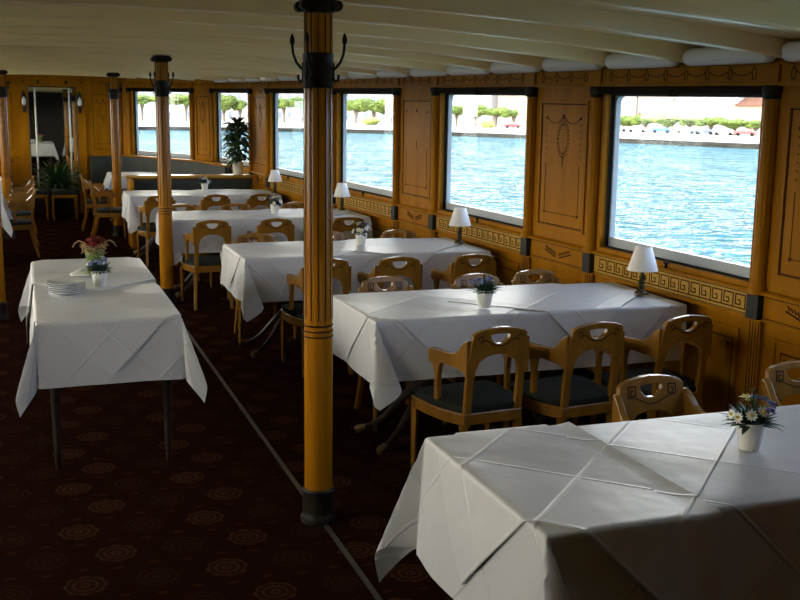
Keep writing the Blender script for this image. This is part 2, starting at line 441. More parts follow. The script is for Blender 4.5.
def make_window(S, num, label, mirror=False):
    W = bpy.data.objects.new('window_%d' % num, None); C.objects.link(W); structure(W)
    W['label'] = label
    f = lambda x, y, z: S(x, y, z); m_ = .075; a, b_ = m_, S.L-m_-.03; z0, z1 = .955, 1.90
    bm = bmesh.new()                           # timber lining and inner frame
    for q in ((a-.032, a, z0-.02, z1+.02), (b_, b_+.032, z0-.02, z1+.02), (a, b_, z0-.02, z0+.012), (a, b_, z1-.004, z1+.02)):
        box(bm, q[0], q[1], -.02, .016, q[2], q[3], f)
    finish('window_lining', bm, 'maple', W, bevel=.004)
    bm = bmesh.new()                           # black seal
    for q in ((a, a+.006, z0, z1), (b_-.006, b_, z0, z1), (a, b_, z0+.004, z0+.02), (a, b_, z1-.016, z1)):
        box(bm, q[0], q[1], -.045, -.02, q[2], q[3], f)
    finish('window_seal', bm, 'rubber', W)
    bm = bmesh.new()                           # pale metal frame
    for q in ((a, a+.022, z0, z1), (b_-.022, b_, z0, z1), (a, b_, z0, z0+.075), (a, b_, z1-.02, z1)):
        box(bm, q[0], q[1], -.080, -.045, q[2], q[3], f)
    for sg, uu in ((1, a+.022), (-1, b_-.022)):  # rounded upper corners
        uvf = lambda u, v, n: S(u, -.080 if n < 0 else -.045, v)
        r = .045; zc = z1-.02
        pts = [(uu, zc), (uu, zc-r)] + [(uu+sg*(r-r*math.cos(t)), zc-r+r*math.sin(t)) for t in (PI/8, PI/4, 3*PI/8)] + [(uu+sg*r, zc)]
        plate2d(bm, pts, [], 2, uvf)
    finish('window_frame', bm, 'metal', W)
    bm = bmesh.new(); box(bm, a+.020, b_-.020, -.066, -.060, z0+.07, z1-.018, f)
    finish('pane', bm, 'pane', W)
    bm = bmesh.new(); box(bm, .05, S.L-.05, .0, .045, 1.892, 1.936, f)
    box(bm, S.L/2-.02, S.L/2+.02, .0, .055, 1.88, 1.92, f)
    finish('roller_blind', bm, 'blind', W, bevel=.006)
    bm = bmesh.new(); lathe(bm, [(.011, .930), (.013, .943), (.008, .955), (.016, .968), (.010, .978)], S.L/2-.02, .02, 10, f)
    finish('sill_knob', bm, 'iron', W, smooth=True)
    # a portal helps the renderer sample the daylight coming through the opening (it emits nothing itself)
    L = bpy.data.lights.new('daylight_portal', 'AREA'); L.shape = 'RECTANGLE'; L.size = b_-a; L.size_y = z1-z0
    L.cycles.is_portal = True
    lo = bpy.data.objects.new('daylight_portal', L); C.objects.link(lo)
    c = Vector(S(S.L/2, -.14, (z0+z1)/2)); inn = (Vector(S(S.L/2, 1, (z0+z1)/2))-c); inn.z = 0
    lo.location = c; lo.rotation_euler = inn.to_track_quat('-Z', 'Z').to_euler()
    return W

walls = {}
wn = 0
for side, mir in (('right', False), ('left', True)):
    bm = bmesh.new(); segs = []
    
    for i in range(len(KINDS)):
        S = Seg(POSTS[i], POSTS[i+1], mir); segs.append(S); seg_wall(bm, S, KINDS[i])
    wall = structure(finish('wall_'+side, bm, 'maple')); walls[side] = wall
    wall['label'] = 'maple panelled curved cabin wall on the %s with large windows' % side
    wins = [i for i in range(len(KINDS)) if KINDS[i] == 'w']
    for i, S in enumerate(segs):
        det = (not mir) and i >= 4
        if KINDS[i] == 'w':
            wn += 1; order = wins.index(i)-1
            names = ['largest lake window nearest the camera', 'second lake window from the camera', 'third lake window, right of the near column', 'fourth lake window, left of the near column', 'narrow window behind the tall potted plant', 'bright window in the curved end behind the second column']
            lab = names[order] if (not mir and order >= 0) else 'cabin window beside or behind the camera'
            make_window(S, wn, lab, mir)
            panel_parts(S, wall, i, det, window=True)
        else: panel_parts(S, wall, i, det)
        post_parts(S, 0.0, wall, det)

# end wall at the bow, Y = 18
bm = bmesh.new(); YB = 18.0*K
XE = POSTS[-1][0]; YE = POSTS[-1][1]; XM = .53
E1 = Seg((XE, YE), (XE-.15, YB)); E2 = Seg((XE-.15, YB), (XC+XM, YB)); E3 = Seg((XC+XM, YB), (XC-XM, YB)); E4 = Seg((XC-XM, YB), (2*XC-XE+.15, YB)); E5 = Seg((2*XC-XE+.15, YB), (2*XC-XE, YE))
for S in (E1, E2, E3, E4, E5): seg_wall(bm, S, 'p')
wb = structure(finish('wall_back', bm, 'maple')); wb['label'] = 'maple panelled end wall with the tall mirror in its middle'
panel_parts(E2, wb, 0, True, ua=.03, ub=E2.L-.03); panel_parts(E4, wb, 0, True, ua=.03, ub=E4.L-.03)
post_parts(E1, 0.0, wb); post_parts(E2, 0.0, wb); post_parts(E5, 0.0, wb)
bm = bmesh.new()
for a, b in ((E3, 0),):
    box(bm, 0, E3.L, 0, .014, 1.955, 2.037, E3); box(bm, 0, E3.L, 0, .03, 1.935, 1.955, E3); box(bm, 0, E3.L, 0, .03, 2.037, 2.05, E3)
finish('frieze', bm, 'maple', wb, bevel=.003)
bm = bmesh.new()
for u in (.30, .74): spot(bm, u, 1.995, .022, .026, lambda a, b, n: E3(a, n+.014, b), n=10, n1=.012)
for u in (.06, .97): spot(bm, u, 2.0, .012, .014, lambda a, b, n: E3(a, n+.014, b), n=8, n1=.006)
finish('rosette', bm, 'iron', wb)
# rear wall behind the camera
bm = bmesh.new(); box(bm, 2*XC-3.7, 3.7, -2.93, -2.80, 0, 2.5)
structure(finish('wall_front', bm, 'rear'))['label'] = 'dark bulkhead behind the camera'

# floor
bm = bmesh.new(); g = [bm.verts.new(p) for p in ((-2.85, -3, 0), (3.75, -3, 0), (3.75, 18.8, 0), (-2.85, 18.8, 0))]; bm.faces.new(g)
g2 = [bm.verts.new(p) for p in ((-2.85, -3, -.1), (3.75, -3, -.1), (3.75, 18.8, -.1), (-2.85, 18.8, -.1))]; bm.faces.new(g2[::-1])
for k in range(4): bm.faces.new([g[k], g2[k], g2[(k+1) % 4], g[(k+1) % 4]])
structure(finish('floor', bm, 'carpet'))['label'] = 'dark red patterned carpet with rosettes'
bm = bmesh.new(); box(bm, 1.150, 1.172, -2.7, 12.2, 0, .004)
o = structure(finish('trim_1', bm, 'strip')); o['label'] = 'thin dark metal floor strip running along the columns'

# unseen deck added outside the left-hand windows to bounce light onto the ceiling
bm = bmesh.new(); box(bm, -5.0, -.6, -3.5, 19.2, -.35, -.14)
o = structure(finish('bounce_deck', bm, 'deck')); o['label'] = 'pale deck added out of view to bounce light in at the left windows'
# ceiling (cambered) with roof overhang, and its beams
bm = bmesh.new(); NX = 28; xs = [-3.0+(4.2+3.0)*k/NX for k in range(NX+1)]
ys = [-3.2, 0, 6, 12, 18.9]; rows = []
for dz in (.085, .16):
    rows.append([[bm.verts.new((x, y, ceil_z(x, y)+dz)) for x in xs] for y in ys])
for L_ in range(2):
    for j in range(len(ys)-1):
        for k in range(NX):
            q = [rows[L_][j][k], rows[L_][j][k+1], rows[L_][j+1][k+1], rows[L_][j+1][k]]
            bm.faces.new(q if L_ else q[::-1])
for j in range(len(ys)-1):
    for k in (0, NX): bm.faces.new([rows[0][j][k], rows[0][j+1][k], rows[1][j+1][k], rows[1][j][k]])
for j in (0, len(ys)-1):
    for k in range(NX): bm.faces.new([rows[0][j][k], rows[0][j][k+1], rows[1][j][k+1], rows[1][j][k]])
cl = structure(finish('ceiling', bm, 'paint', smooth=True)); cl['label'] = 'cream painted cambered ceiling'

def wall_x(y, side=1):
    for (x0, y0), (x1, y1) in zip(POSTS, POSTS[1:]):
        if y0 <= y <= y1:
            x = x0+(x1-x0)*(y-y0)/(y1-y0); return x if side > 0 else 2*XC-x
    return 1.5 if side > 0 else 2*XC-1.5
PITCH = 5.4/7; beam_y = [4.3+PITCH*k for k in range(-8, 19) if 4.3+PITCH*k < 18.4]
bn = 1
for y in beam_y:
    bn += 1; bm = bmesh.new(); x1 = wall_x(y)-.004; x0 = 2*XC-x1; n = 24; prev = None
    prof = [(-.034, .09), (-.034, .016), (-.030, .004), (-.020, 0), (.020, 0), (.030, .004), (.034, .016), (.034, .09)]
    for k in range(n+1):
        x = x0+(x1-x0)*k/n; ring = [bm.verts.new((x, y+a, ceil_z(x, y)+b)) for a, b in prof]
        if prev:
            for i in range(len(prof)): bm.faces.new([prev[i], prev[(i+1) % len(prof)], ring[(i+1) % len(prof)], ring[i]])
        else: bm.faces.new(ring)
        prev = ring
    bm.faces.new(prev[::-1])
    o = structure(finish('trim_%d' % bn, bm, 'paint', smooth=True)); o['label'] = 'cream curved ceiling beam'

# white tubes tucked between the beams along the right wall
k = 0
ordn = ['nearest the camera', 'second', 'third', 'fourth', 'fifth', 'sixth', 'seventh', 'eighth', 'ninth', 'tenth', 'eleventh', 'twelfth', 'thirteenth', 'fourteenth', 'fifteenth', 'sixteenth', 'seventeenth']
for y0, y1 in zip(beam_y, beam_y[1:]):
    if y0 < 3 or y1 > 16.2: continue
    bm = bmesh.new(); xa = wall_x(y0+.06)-.065; xb = wall_x(y1-.06)-.065
    a = Vector((xa, y0+.05, ceil_z(xa, y0)+.024)); b = Vector((xb, y1-.05, ceil_z(xb, y1)+.024)); d = (b-a).normalized()
    tube(bm, [a, a+d*.012, a+d*.04, b-d*.04, b-d*.012, b], [.030, .044, .048, .048, .044, .030], 14)
    o = finish('ceiling_tube', bm, 'white', smooth=True)
    w = ordn[k]
    tag(o, 'white round tube at the ceiling edge between beams, ' + (w if k == 0 else w+' along from the camera'), 'tube', 'white tubes along the ceiling edge'); k += 1

# ------------------------------------------------------------------ columns
def make_column():
    root = empty('column', '', 'column')
    bm = bmesh.new(); fl = lambda a: 1-.03*(math.cos(12*a) > .72)
    lathe(bm, [(.062, .11), (.062, .84), (.0615, .87)], n=28)
    lathe(bm, [(.0605, .87), (.0595, 1.75), (.055, 2.22)], n=40)
    finish('shaft', bm, 'column', root, smooth=True)
    bm = bmesh.new()                            # dark flute lines
    for k in range(12):
        a = 2*PI*(k+.5)/12
        for z0, z1, r0, r1 in ((.91, 1.88, .0606, .0588), (2.02, 2.18, .0572, .0562)):
            pts = [Vector((r0*math.cos(a), r0*math.sin(a), z0)), Vector((r1*math.cos(a), r1*math.sin(a), z1))]
            tube(bm, pts, .0028, 4)
    finish('inlay', bm, 'inlay', root)
    for z in (.838, .862, .886):
        bm = bmesh.new(); lathe(bm, [(.061, z-.004), (.0645, z-.002), (.0645, z+.002), (.061, z+.004)], n=28)
        finish('ring', bm, 'inlay', root, smooth=True)
    bm = bmesh.new(); lathe(bm, [(.078, 0), (.08, .02), (.072, .035), (.069, .05), (.069, .135), (.072, .145), (.066, .155)], n=28)
    finish('base', bm, 'iron', root, smooth=True)
    bm = bmesh.new(); lathe(bm, [(.056, 2.178), (.063, 2.184), (.059, 2.192), (.064, 2.21), (.074, 2.22), (.074, 2.236)], n=28)
    for sx in (-1, 1):                          # volutes
        for sy in (-1, 1):
            c = Vector((sx*.066, sy*.045, 2.207))
            tube(bm, [c+Vector((0, -.018, 0)), c+Vector((0, .018, 0))], .022, 12)
            tube(bm, [c+Vector((0, -.022, 0)), c+Vector((0, .022, 0))], .010, 8)
    finish('capital', bm, 'iron', root, smooth=True)
    bm = bmesh.new(); lathe(bm, [(.059, 1.880), (.066, 1.883), (.063, 1.893), (.063, 2.012), (.066, 2.017), (.058, 2.022)], n=28)
    for k in range(8):
        a = 2*PI*(k+.5)/8; spot(bm, 0, 1.95, .012, .035, lambda u, v, n, a=a: ((.063+n)*math.cos(a)-u*math.sin(a), (.063+n)*math.sin(a)+u*math.cos(a), v), n1=.004)
    band = finish('hook_band', bm, 'iron', root, smooth=True)
    for k in range(4):
        a = 2*PI*k/4-.66; ca, sa = math.cos(a), math.sin(a); bm = bmesh.new()
        P = lambda r, z: (r*ca, r*sa, z)
        tube(bm, [P(.062, 1.955), P(.078, 1.962), P(.098, 1.985), P(.112, 2.02), P(.116, 2.062)], [.007, .006, .0055, .0055, .006], 8)
        lathe(bm, [(.006, 2.055), (.010, 2.062), (.011, 2.075), (.007, 2.09), (.002, 2.10)], .116*ca, .116*sa, 10)
        tube(bm, [P(.062, 1.925), P(.072, 1.908), P(.084, 1.908), P(.090, 1.922), P(.089, 1.935)], [.006, .0055, .005, .005, .006], 8)
        finish('coat_hook', bm, 'iron', band, smooth=True)
    return root
col = make_column(); col.location = (1.148, 4.28, 0); col['label'] = 'near wooden column with dark coat hooks, before the second table'; col['group'] = 'wooden columns in the saloon'
for (x, y, lb) in ((1.165, 9.70, 'middle wooden column with coat hooks, behind the small buffet table'), (1.165, 15.1, 'far right wooden column beside the green bench'),
                   (-.27, 15.1, 'far wooden column at the left edge beside the mirror'), (-.285, 9.35, 'wooden column whose dark foot shows at the left edge')):
    dup(col, (x, y, 0), 0, lb, 'wooden columns in the saloon')

# ------------------------------------------------------------------ draped cloths
TOP = .76
class Table:
    def __init__(s, x0, x1, y0, y1, ears=None): s.x0, s.x1, s.y0, s.y1 = x0, x1, y0, y1; s.ears = ears or {}
R_ = .014
def hang(a):                                   # overhang length -> (outward, down)
    if a <= 0: return 0., 0.
    q = R_*PI/2
    if a < q: return R_*math.sin(a/R_), R_*(1-math.cos(a/R_))
    return R_, R_+(a-q)
def drape(T, u, v, lift=0, seed=0., wave=.010):
    cu = min(max(u, T.x0), T.x1); cv = min(max(v, T.y0), T.y1)
    a = abs(u-cu); b = abs(v-cv); sx = 1 if u > cu else -1; sy = 1 if v > cv else -1
    z = TOP+lift
    if a < 1e-9 and b < 1e-9: return (u, v, z)
    if a > 1e-9 and b > 1e-9:                   # corner: the cloth gathers into an ear
        r = math.hypot(a, b); t = math.atan2(b, a)
        o, d = hang(r); s2 = math.sin(2*t)
        tt = t/(PI/2); rr_ = max(0, r-.01); bump = lambda c, w: max(0, 1-((tt-c)/w)**2)
        fold = 0.
        if T.ears.get((sx, sy)):                # flap folded over the front side
            ex = rr_*(.06*bump(.3, .3) - .36*bump(.74, .26)); ey = rr_*(.20*bump(.62, .38)+.04)
        else:
            pk = math.sin(PI*tt**2.1); ex = ey = .22*rr_*pk**.8 if pk > 0 else 0.
            fold = .07*r*math.sin(4*t)
        o2 = o+lift+.05*max(0, d-R_)
        ox = o2*math.cos(t)**.3*(1 if t < PI/2 else 0) ; oy = o2*math.sin(t)**.3
        dx = ex; dy = ey
        dx += fold*-.7071; dy += fold*.7071
        return (cu+sx*(ox+dx), cv+sy*(oy+dy), z-d*(1-.035*s2))
    aa = max(a, b); o, d = hang(aa)
    along = v if a > b else u
    e = o + lift*(1+1.8*min(1, d/.2)) + max(0, d-R_)*.05 + wave*(1+math.sin(along*9.1+seed)*.6+math.sin(along*17.3+seed*2)*.35)*min(1, max(0, d-.03)/.25)**1.3
    if a > b: return (cu+sx*e, v, z-d)
    return (u, cv+sy*e, z-d)
def axis(lo, hi, t0, t1, step):
    vals = set()
    for a, b, st in ((lo, t0, step*.55), (t0, t1, step), (t1, hi, step*.55)):
        if b-a < 1e-4: continue
        n = max(1, math.ceil((b-a)/st))
        for k in range(n+1): vals.add(round(a+(b-a)*k/n, 5))
    for e, sg in ((t0, -1), (t1, 1)):           # finer rows over the table edge
        for q in (.006, .013, .022):
            if lo < e+sg*q < hi: vals.add(round(e+sg*q, 5))
    return sorted(vals)
def cloth(name, T, ov, label, cat='tablecloth', group='white tablecloths', lift=.0, seed=0., ubound=None, mat_='cloth', wave=.010):
    # ov = overhang (left, right, front, back)
    lo, hi = T.x0-ov[0], T.x1+ov[1]
    if ubound: lo, hi = max(lo, ubound[0]), min(hi, ubound[1])
    us = axis(lo, hi, max(T.x0, lo), min(T.x1, hi), .06); vs = axis(T.y0-ov[2], T.y1+ov[3], T.y0, T.y1, .06)
    bm = bmesh.new(); uvl = bm.loops.layers.uv.new('UVMap'); G = []
    if ubound and ubound[1] < 5: us = sorted(set(us+[hi-.02, hi-.04, hi-.008]))
    for v in vs:
        row_ = []
        for u in us:
            q = drape(T, u, v, lift, seed, wave)
            if ubound and ubound[1] < 5 and hi-u < .041: q = (q[0], q[1], q[2]+.007*(1-(hi-u)/.041))     # the free edge lies up a little
            row_.append((bm.verts.new(q), u, v))
        G.append(row_)
    for j in range(len(vs)-1):
        for k in range(len(us)-1):
            q = (G[j][k], G[j][k+1], G[j+1][k+1], G[j+1][k]); fc = bm.faces.new([p[0] for p in q])
            for lp, p in zip(fc.loops, q): lp[uvl].uv = (p[1], p[2])
    o = finish(name, bm, mat_, smooth=True, recalc=False)
    s = o.modifiers.new('thickness', 'SOLIDIFY'); s.thickness = .003; s.offset = -1
    es = o.modifiers.new('edges', 'EDGE_SPLIT'); es.split_angle = math.radians(45)
    return tag(o, label, cat, group)
def diamond(T, cx, cy, s, label, lift=.0045, seed=0., clip=None):   # napperon laid cornerwise over the first cloth
    bm = bmesh.new(); n = 34; h = s; g = []
    for j in range(n+1):
        for k in range(n+1):
            p = (k/n-.5)*2; q = (j/n-.5)*2
            g.append(bm.verts.new((cx+(p-q)*h/2, cy+(p+q)*h/2, 0)))
    for j in range(n):
        for k in range(n): bm.faces.new([g[j*(n+1)+k], g[j*(n+1)+k+1], g[(j+1)*(n+1)+k+1], g[(j+1)*(n+1)+k]])
    cuts = []
    for e, ax, sg in ((T.x0, 0, -1), (T.x1, 0, 1), (T.y0, 1, -1), (T.y1, 1, 1)):
        for q in (0, .008, .016, .024):
            cuts.append((ax, e+sg*q))
    for ax, e in cuts:
        co = (e, 0, 0) if ax == 0 else (0, e, 0); no = (1, 0, 0) if ax == 0 else (0, 1, 0)
        bmesh.ops.bisect_plane(bm, geom=bm.verts[:]+bm.edges[:]+bm.faces[:], plane_co=co, plane_no=no)
    for ax, e, keep in (clip or []):            # keep: +1 keeps above, -1 keeps below
        co = (e, 0, 0) if ax == 0 else (0, e, 0); no = (1, 0, 0) if ax == 0 else (0, 1, 0)
        bmesh.ops.bisect_plane(bm, geom=bm.verts[:]+bm.edges[:]+bm.faces[:], plane_co=co, plane_no=no, clear_outer=keep < 0, clear_inner=keep > 0)
    uvl = bm.loops.layers.uv.new('UVMap')
    for fc in bm.faces:
        for lp in fc.loops: lp[uvl].uv = (lp.vert.co.x, lp.vert.co.y)
    for v in bm.verts: v.co = Vector(drape(T, v.co.x, v.co.y, lift, seed))
    o = finish('overlay_cloth', bm, 'cloth2', smooth=True, recalc=False)
    sm = o.modifiers.new('thickness', 'SOLIDIFY'); sm.thickness = .0035; sm.offset = -1
    es = o.modifiers.new('edges', 'EDGE_SPLIT'); es.split_angle = math.radians(45)
    return tag(o, label, 'tablecloth', 'white overlay cloths laid cornerwise')

# ------------------------------------------------------------------ tables
def dining_table(T, label):
    cx, cy = (T.x0+T.x1)/2, (T.y0+T.y1)/2
    root = empty('dining_table', label, 'table', (cx, cy, 0), 0, 'long dining tables')
    hx, hy = (T.x1-T.x0)/2-.006, (T.y1-T.y0)/2-.006
    bm = bmesh.new(); box(bm, -hx, hx, -hy, hy, .727, .756); finish('tabletop', bm, 'darkwood', root, bevel=.004)
    bm = bmesh.new()
    for a, b, c, d in ((-hx+.08, hx-.08, -hy+.10, -hy+.12), (-hx+.08, hx-.08, hy-.12, hy-.10), (-hx+.08, -hx+.10, -hy+.12, hy-.12), (hx-.10, hx-.08, -hy+.12, hy-.12)):
        box(bm, a, b, c, d, .675, .727)
    finish('apron', bm, 'darkwood', root)
    for px in (-hx+.46, hx-.46):
        bm = bmesh.new(); lathe(bm, [(.10, .675), (.10, .655), (.045, .63), (.038, .45), (.05, .38), (.055, .30), (.045, .26), (.02, .24)], px, 0, 16)
        finish('pedestal', bm, 'darkwood', root, smooth=True)
        for k in range(4):
            a = PI+(.48 if k < 2 else PI-.48)*(1 if k % 2 else -1) ; ca, sa = math.cos(a), math.sin(a)
            P = lambda r, z: (px+r*ca, r*sa, z)
            bm = bmesh.new(); tube(bm, [P(.03, .33), P(.10, .30), P(.19, .20), P(.28, .10), P(.36, .045), P(.40, .034)], [.026, .026, .022, .018, .015, .014], 8)
            lg = finish('leg', bm, 'darkwood', root, smooth=True)
            bm = bmesh.new(); tube(bm, [P(.385, .036), P(.43, .026), P(.445, .022)], [.018, .019, .012], 8)
            lathe(bm, [(.012, 0), (.014, .008), (.012, .016)], *P(.43, 0)[:2], n=8)
            finish('brass_cap', bm, 'brass', lg, smooth=True)
    return root

FL = {(-1, -1): (-.27, .13)}      # the near left corners are folded over to the front
TA = Table(1.185, 3.40, 2.205, 3.02, FL); TB = Table(1.605, 3.40, 4.86, 5.64, FL); TC = Table(1.41, 3.25, 7.19, 8.02, FL)
TD = Table(1.215, 3.14, 9.82, 10.66, FL); TE = Table(1.12, 2.88, 12.58, 13.40, FL)
dining_table(Table(1.185, 3.40, 2.245, 2.995), 'front dining table at the bottom right under two white cloths')
dining_table(TB, 'second dining table from the camera, right of the near column')
dining_table(TC, 'third dining table from the camera, behind the near column')
dining_table(TD, 'fourth dining table from the camera, behind the middle column')
dining_table(TE, 'fifth dining table from the camera, before the green bench')
OV = .315
cloth('tablecloth', TA, (.40, 0, .36, .40), 'white cloth over the left end of the front table, straight edge on top', ubound=(0, 1.685), lift=.003, seed=1.3)
cloth('tablecloth', Table(1.185, 3.40, 2.24, 3.0), (0, .02, .30, .06), 'white cloth on the right part of the front table under the flower pot', ubound=(1.62, 9), seed=2.2)
cloth('tablecloth', TB, (OV, .0, OV, .08), 'white cloth hanging over the second table, right of the near column', seed=.4)
cloth('tablecloth', TC, (OV, .02, OV, .08), 'white cloth over the third table, crossed by the near column', seed=2.9)
cloth('tablecloth', TD, (OV, .02, OV, .08), 'white cloth over the fourth table, right of the middle column', seed=4.1)
cloth('tablecloth', TE, (OV, .02, OV, .08), 'white cloth over the fifth table in front of the green bench', seed=5.7)
diamond(TA, TA.x0-.325+.72, (TA.y0+TA.y1)/2, .72, 'corner of white overlay hanging over left end of front table', lift=.0075, clip=[(0, 1.60, -1)], seed=1.3)
for T, nm in ((TB, 'second'), (TC, 'third'), (TD, 'fourth'), (TE, 'fifth')):
    cy = (T.y0+T.y1)/2; s = .69; cx = T.x0-.29+s
    back = [(1, T.y1+.06, -1)]
    diamond(T, cx, cy, s, 'white overlay cloth laid cornerwise on left half of the %s table' % nm, clip=back, seed=1)
    diamond(T, T.x1-.02-.62, cy, .62, 'white overlay cloth laid cornerwise on right half of the %s table' % nm, lift=.008, clip=back+[(0, T.x1-.02, -1)], seed=1)

# small buffet table on the left
TL = Table(.015, .685, 5.245, 7.40)
rt = empty('buffet_table', 'narrow table with dark legs standing alone in the left aisle', 'table', (.35, 6.32, 0))
bm = bmesh.new(); box(bm, -.325, .325, -1.07, 1.07, .727, .756); finish('tabletop', bm, 'darkwood', rt, bevel=.004)
bm = bmesh.new()
for a, b, c, d in ((-.30, .30, -1.04, -1.02), (-.30, .30, 1.02, 1.04), (-.30, -.28, -1.02, 1.02), (.28, .30, -1.02, 1.02)): box(bm, a, b, c, d, .63, .727)
finish('apron', bm, 'darkwood', rt)
for sx in (-1, 1):
    for sy in (-1, 1):
        bm = bmesh.new(); lathe(bm, [(.028, .727), (.028, .60), (.022, .59), (.026, .575), (.024, .50), (.017, .10), (.020, .085), (.014, .07), (.013, 0)], sx*.272, sy*1.0 - (0.02 if sy < 0 else 0), 14)
        finish('leg', bm, 'darkwood', rt, smooth=True)
cloth('tablecloth', TL, (.32, .32, .32, .32), 'white cloth on the small aisle table holding plates and vase', seed=.9, wave=.012)
diamond(TL, .35, TL.y0-.285+.80, .80, 'white overlay with its corner hanging down the near end of the aisle table', seed=2)
diamond(TL, .35, TL.y1+.285-.80, .80, 'white overlay under the red flower vase at far end of aisle table', lift=.008, seed=3)

# tables at the left edge of the picture
TG = Table(-1.85, -.30, 12.45, 13.30); TH = Table(-1.15, -.26, 15.5, 16.4)
dining_table(TG, 'dining table at the left edge under a hanging white cloth'); dining_table(TH, 'far dining table at the left edge beside the mirror')
cloth('tablecloth', TG, (.05, OV, OV, OV), 'white cloth hanging at the left edge before three green seats', seed=3)
cloth('tablecloth', TH, (.05, .22, .22, .22), 'small bit of white cloth at left edge above the green seats', seed=4)
# corner table behind the bench
TF = Table(1.20, 2.05, 16.35, 17.3)
dining_table(TF, 'corner table behind the green bench under a white cloth'); cloth('tablecloth', TF, (.25, .2, .2, .2), 'white cloth on the corner table behind the green bench', seed=6)

# ------------------------------------------------------------------ chairs
def make_chair():
    root = empty('dining_chair', '', 'chair')
    # backrest: arched board with two uprights and a half-moon hand hole
    def back(u, v, w):
        u *= .93; return (u, -.185-.065*max(0, v-.40)/.42 + .10*u*u*max(0, (v-.45))/.35 + w, v)
    half = [(.168, .32), (.170, .52), (.167, .66), (.163, .73), (.155, .775)]
    top = [(.14, .790), (.105, .800), (.05, .808), (0, .811)]
    outer = half + top + [(-x, z) for x, z in reversed(top[:-1])] + [(-x, z) for x, z in reversed(half)]
    inn = [(.130, .32), (.130, .54), (.124, .60), (.106, .643), (.07, .667), (.03, .676), (0, .677)]
    outer = outer + [(-x, z) for x, z in inn] + [(x, z) for x, z in reversed(inn[:-1])]
    hole = [(.056, .775), (.05, .755), (.034, .738), (.012, .730), (-.012, .730), (-.034, .738), (-.05, .755), (-.056, .775), (-.03, .778), (0, .779), (.03, .778)]
    bm = bmesh.new(); plate2d(bm, outer, [hole], .026, back)
    bk = finish('backrest', bm, 'chairwood', root, bevel=.004)
    bm = bmesh.new()
    fr = lambda u, v, n: back(u, v, .013+n*.6); rr = lambda u, v, n: back(u, v, -.013-n*.6)
    for sg in (-1, 1):                          # front: square keys and a curved line
        c = sg*.098; q = .018
        stroke(bm, [(c+sg*q, .735), (c+sg*q, .775), (c-sg*q, .775), (c-sg*q, .740), (c+sg*q*.3, .740), (c+sg*q*.3, .760), (c-sg*q*.2, .760)], .0055, fr)
        # rear: scrolls beside the hole
        stroke(bm, [(sg*.112+.014*math.cos(t)*sg, .757+.014*math.sin(t)) for t in [k*.7 for k in range(8)]], .005, rr)
        stroke(bm, [(sg*.112, .742), (sg*.085, .752), (sg*.066, .742)], .005, rr)
    stroke(bm, [(-.116, .735), (-.085, .732), (-.05, .718), (-.02, .708), (0, .706), (.02, .708), (.05, .718), (.085, .732), (.116, .735)], .0045, fr)
    stroke(bm, [(-.066, .742), (-.045, .728), (-.015, .719), (.015, .719), (.045, .728), (.066, .742)], .0055, rr)
    finish('inlay', bm, 'inlay', bk)
    # seat
    plan = [(.158, -.205), (.185, -.15), (.215, -.06), (.232, .05), (.236, .15), (.230, .215), (.20, .237), (.10, .243)]
    plan = plan + [(-x, y) for x, y in reversed(plan)]
    inner = [(x*.88, y*.86) for x, y in plan]
    bm = bmesh.new(); plate2d(bm, plan, [inner], .058, lambda u, v, w: (u, v, .362+w))
    finish('seat_frame', bm, 'chairwood', root, bevel=.005)
    bm = bmesh.new(); rings = []
    for sc, z in ((.90, .375), (.955, .396), (.965, .408), (.94, .420), (.78, .431), (.45, .437)):
        rings.append([bm.verts.new((x*sc, y*sc, z)) for x, y in plan])
    for a, b in zip(rings, rings[1:]):
        for k in range(len(plan)): bm.faces.new([a[k], a[(k+1) % len(plan)], b[(k+1) % len(plan)], b[k]])
    bm.faces.new(rings[0][::-1]); bm.faces.new(rings[-1])
    finish('seat_cushion', bm, 'seat', root, smooth=True)
    for sg in (-1, 1):
        bm = bmesh.new(); tube(bm, [(sg*.212, .205, .335), (sg*.214, .208, .2), (sg*.216, .21, .035)], [.024, .019, .015], 4)
        lg = finish('leg', bm, 'chairwood', root, bevel=.003)
        bm = bmesh.new(); tube(bm, [(sg*.216, .21, .035), (sg*.216, .21, 0)], [.0165, .0125], 4); finish('foot_tip', bm, 'brass', lg)
        bm = bmesh.new(); tube(bm, [(sg*.148, -.178, .34), (sg*.150, -.188, .27), (sg*.156, -.212, .16), (sg*.165, -.258, 0)], [.026, .024, .021, .018], 4)
        finish('leg', bm, 'chairwood', root, bevel=.003)
        # arm: scooped board running forward from the backrest
        A = Vector((sg*.156, -.232)); Bp = Vector((sg*.212, .10)); d = (Bp-A).normalized(); s = Vector((-d.y, d.x))
        fa = lambda u, v, w: (A.x+d.x*u*.74+s.x*w, A.y+d.y*u*.74+s.y*w, v)
        arm = [(0, .752), (.03, .742), (.06, .722), (.09, .696), (.12, .680), (.16, .672), (.25, .668), (.38, .668), (.402, .660), (.406, .640), (.402, .606), (.385, .596), (.345, .590), (.31, .592), (.28, .604), (.24, .610), (.15, .606), (.08, .604), (.04, .596), (0, .575)]
        bm = bmesh.new(); plate2d(bm, arm, [], .028, fa); ar = finish('arm', bm, 'chairwood', root, bevel=.004)
        bm = bmesh.new()
        for du in (.350, .378):
            for dv in (.622, .642): spot(bm, du, dv, .012, .009, lambda u, v, n: fa(u, v, -sg*-(.014+n)), PI/4, 4)
        finish('inlay', bm, 'inlay', ar)
        bm = bmesh.new()
        post = [(.272, .612), (.290, .58), (.298, .54), (.300, .48), (.296, .42), (.282, .375), (.345, .375), (.338, .42), (.334, .48), (.336, .54), (.345, .575), (.365, .604)]
        plate2d(bm, post, [], .026, fa); finish('arm_post', bm, 'chairwood', root, bevel=.003)
    return root
chair = make_chair(); used = [False]
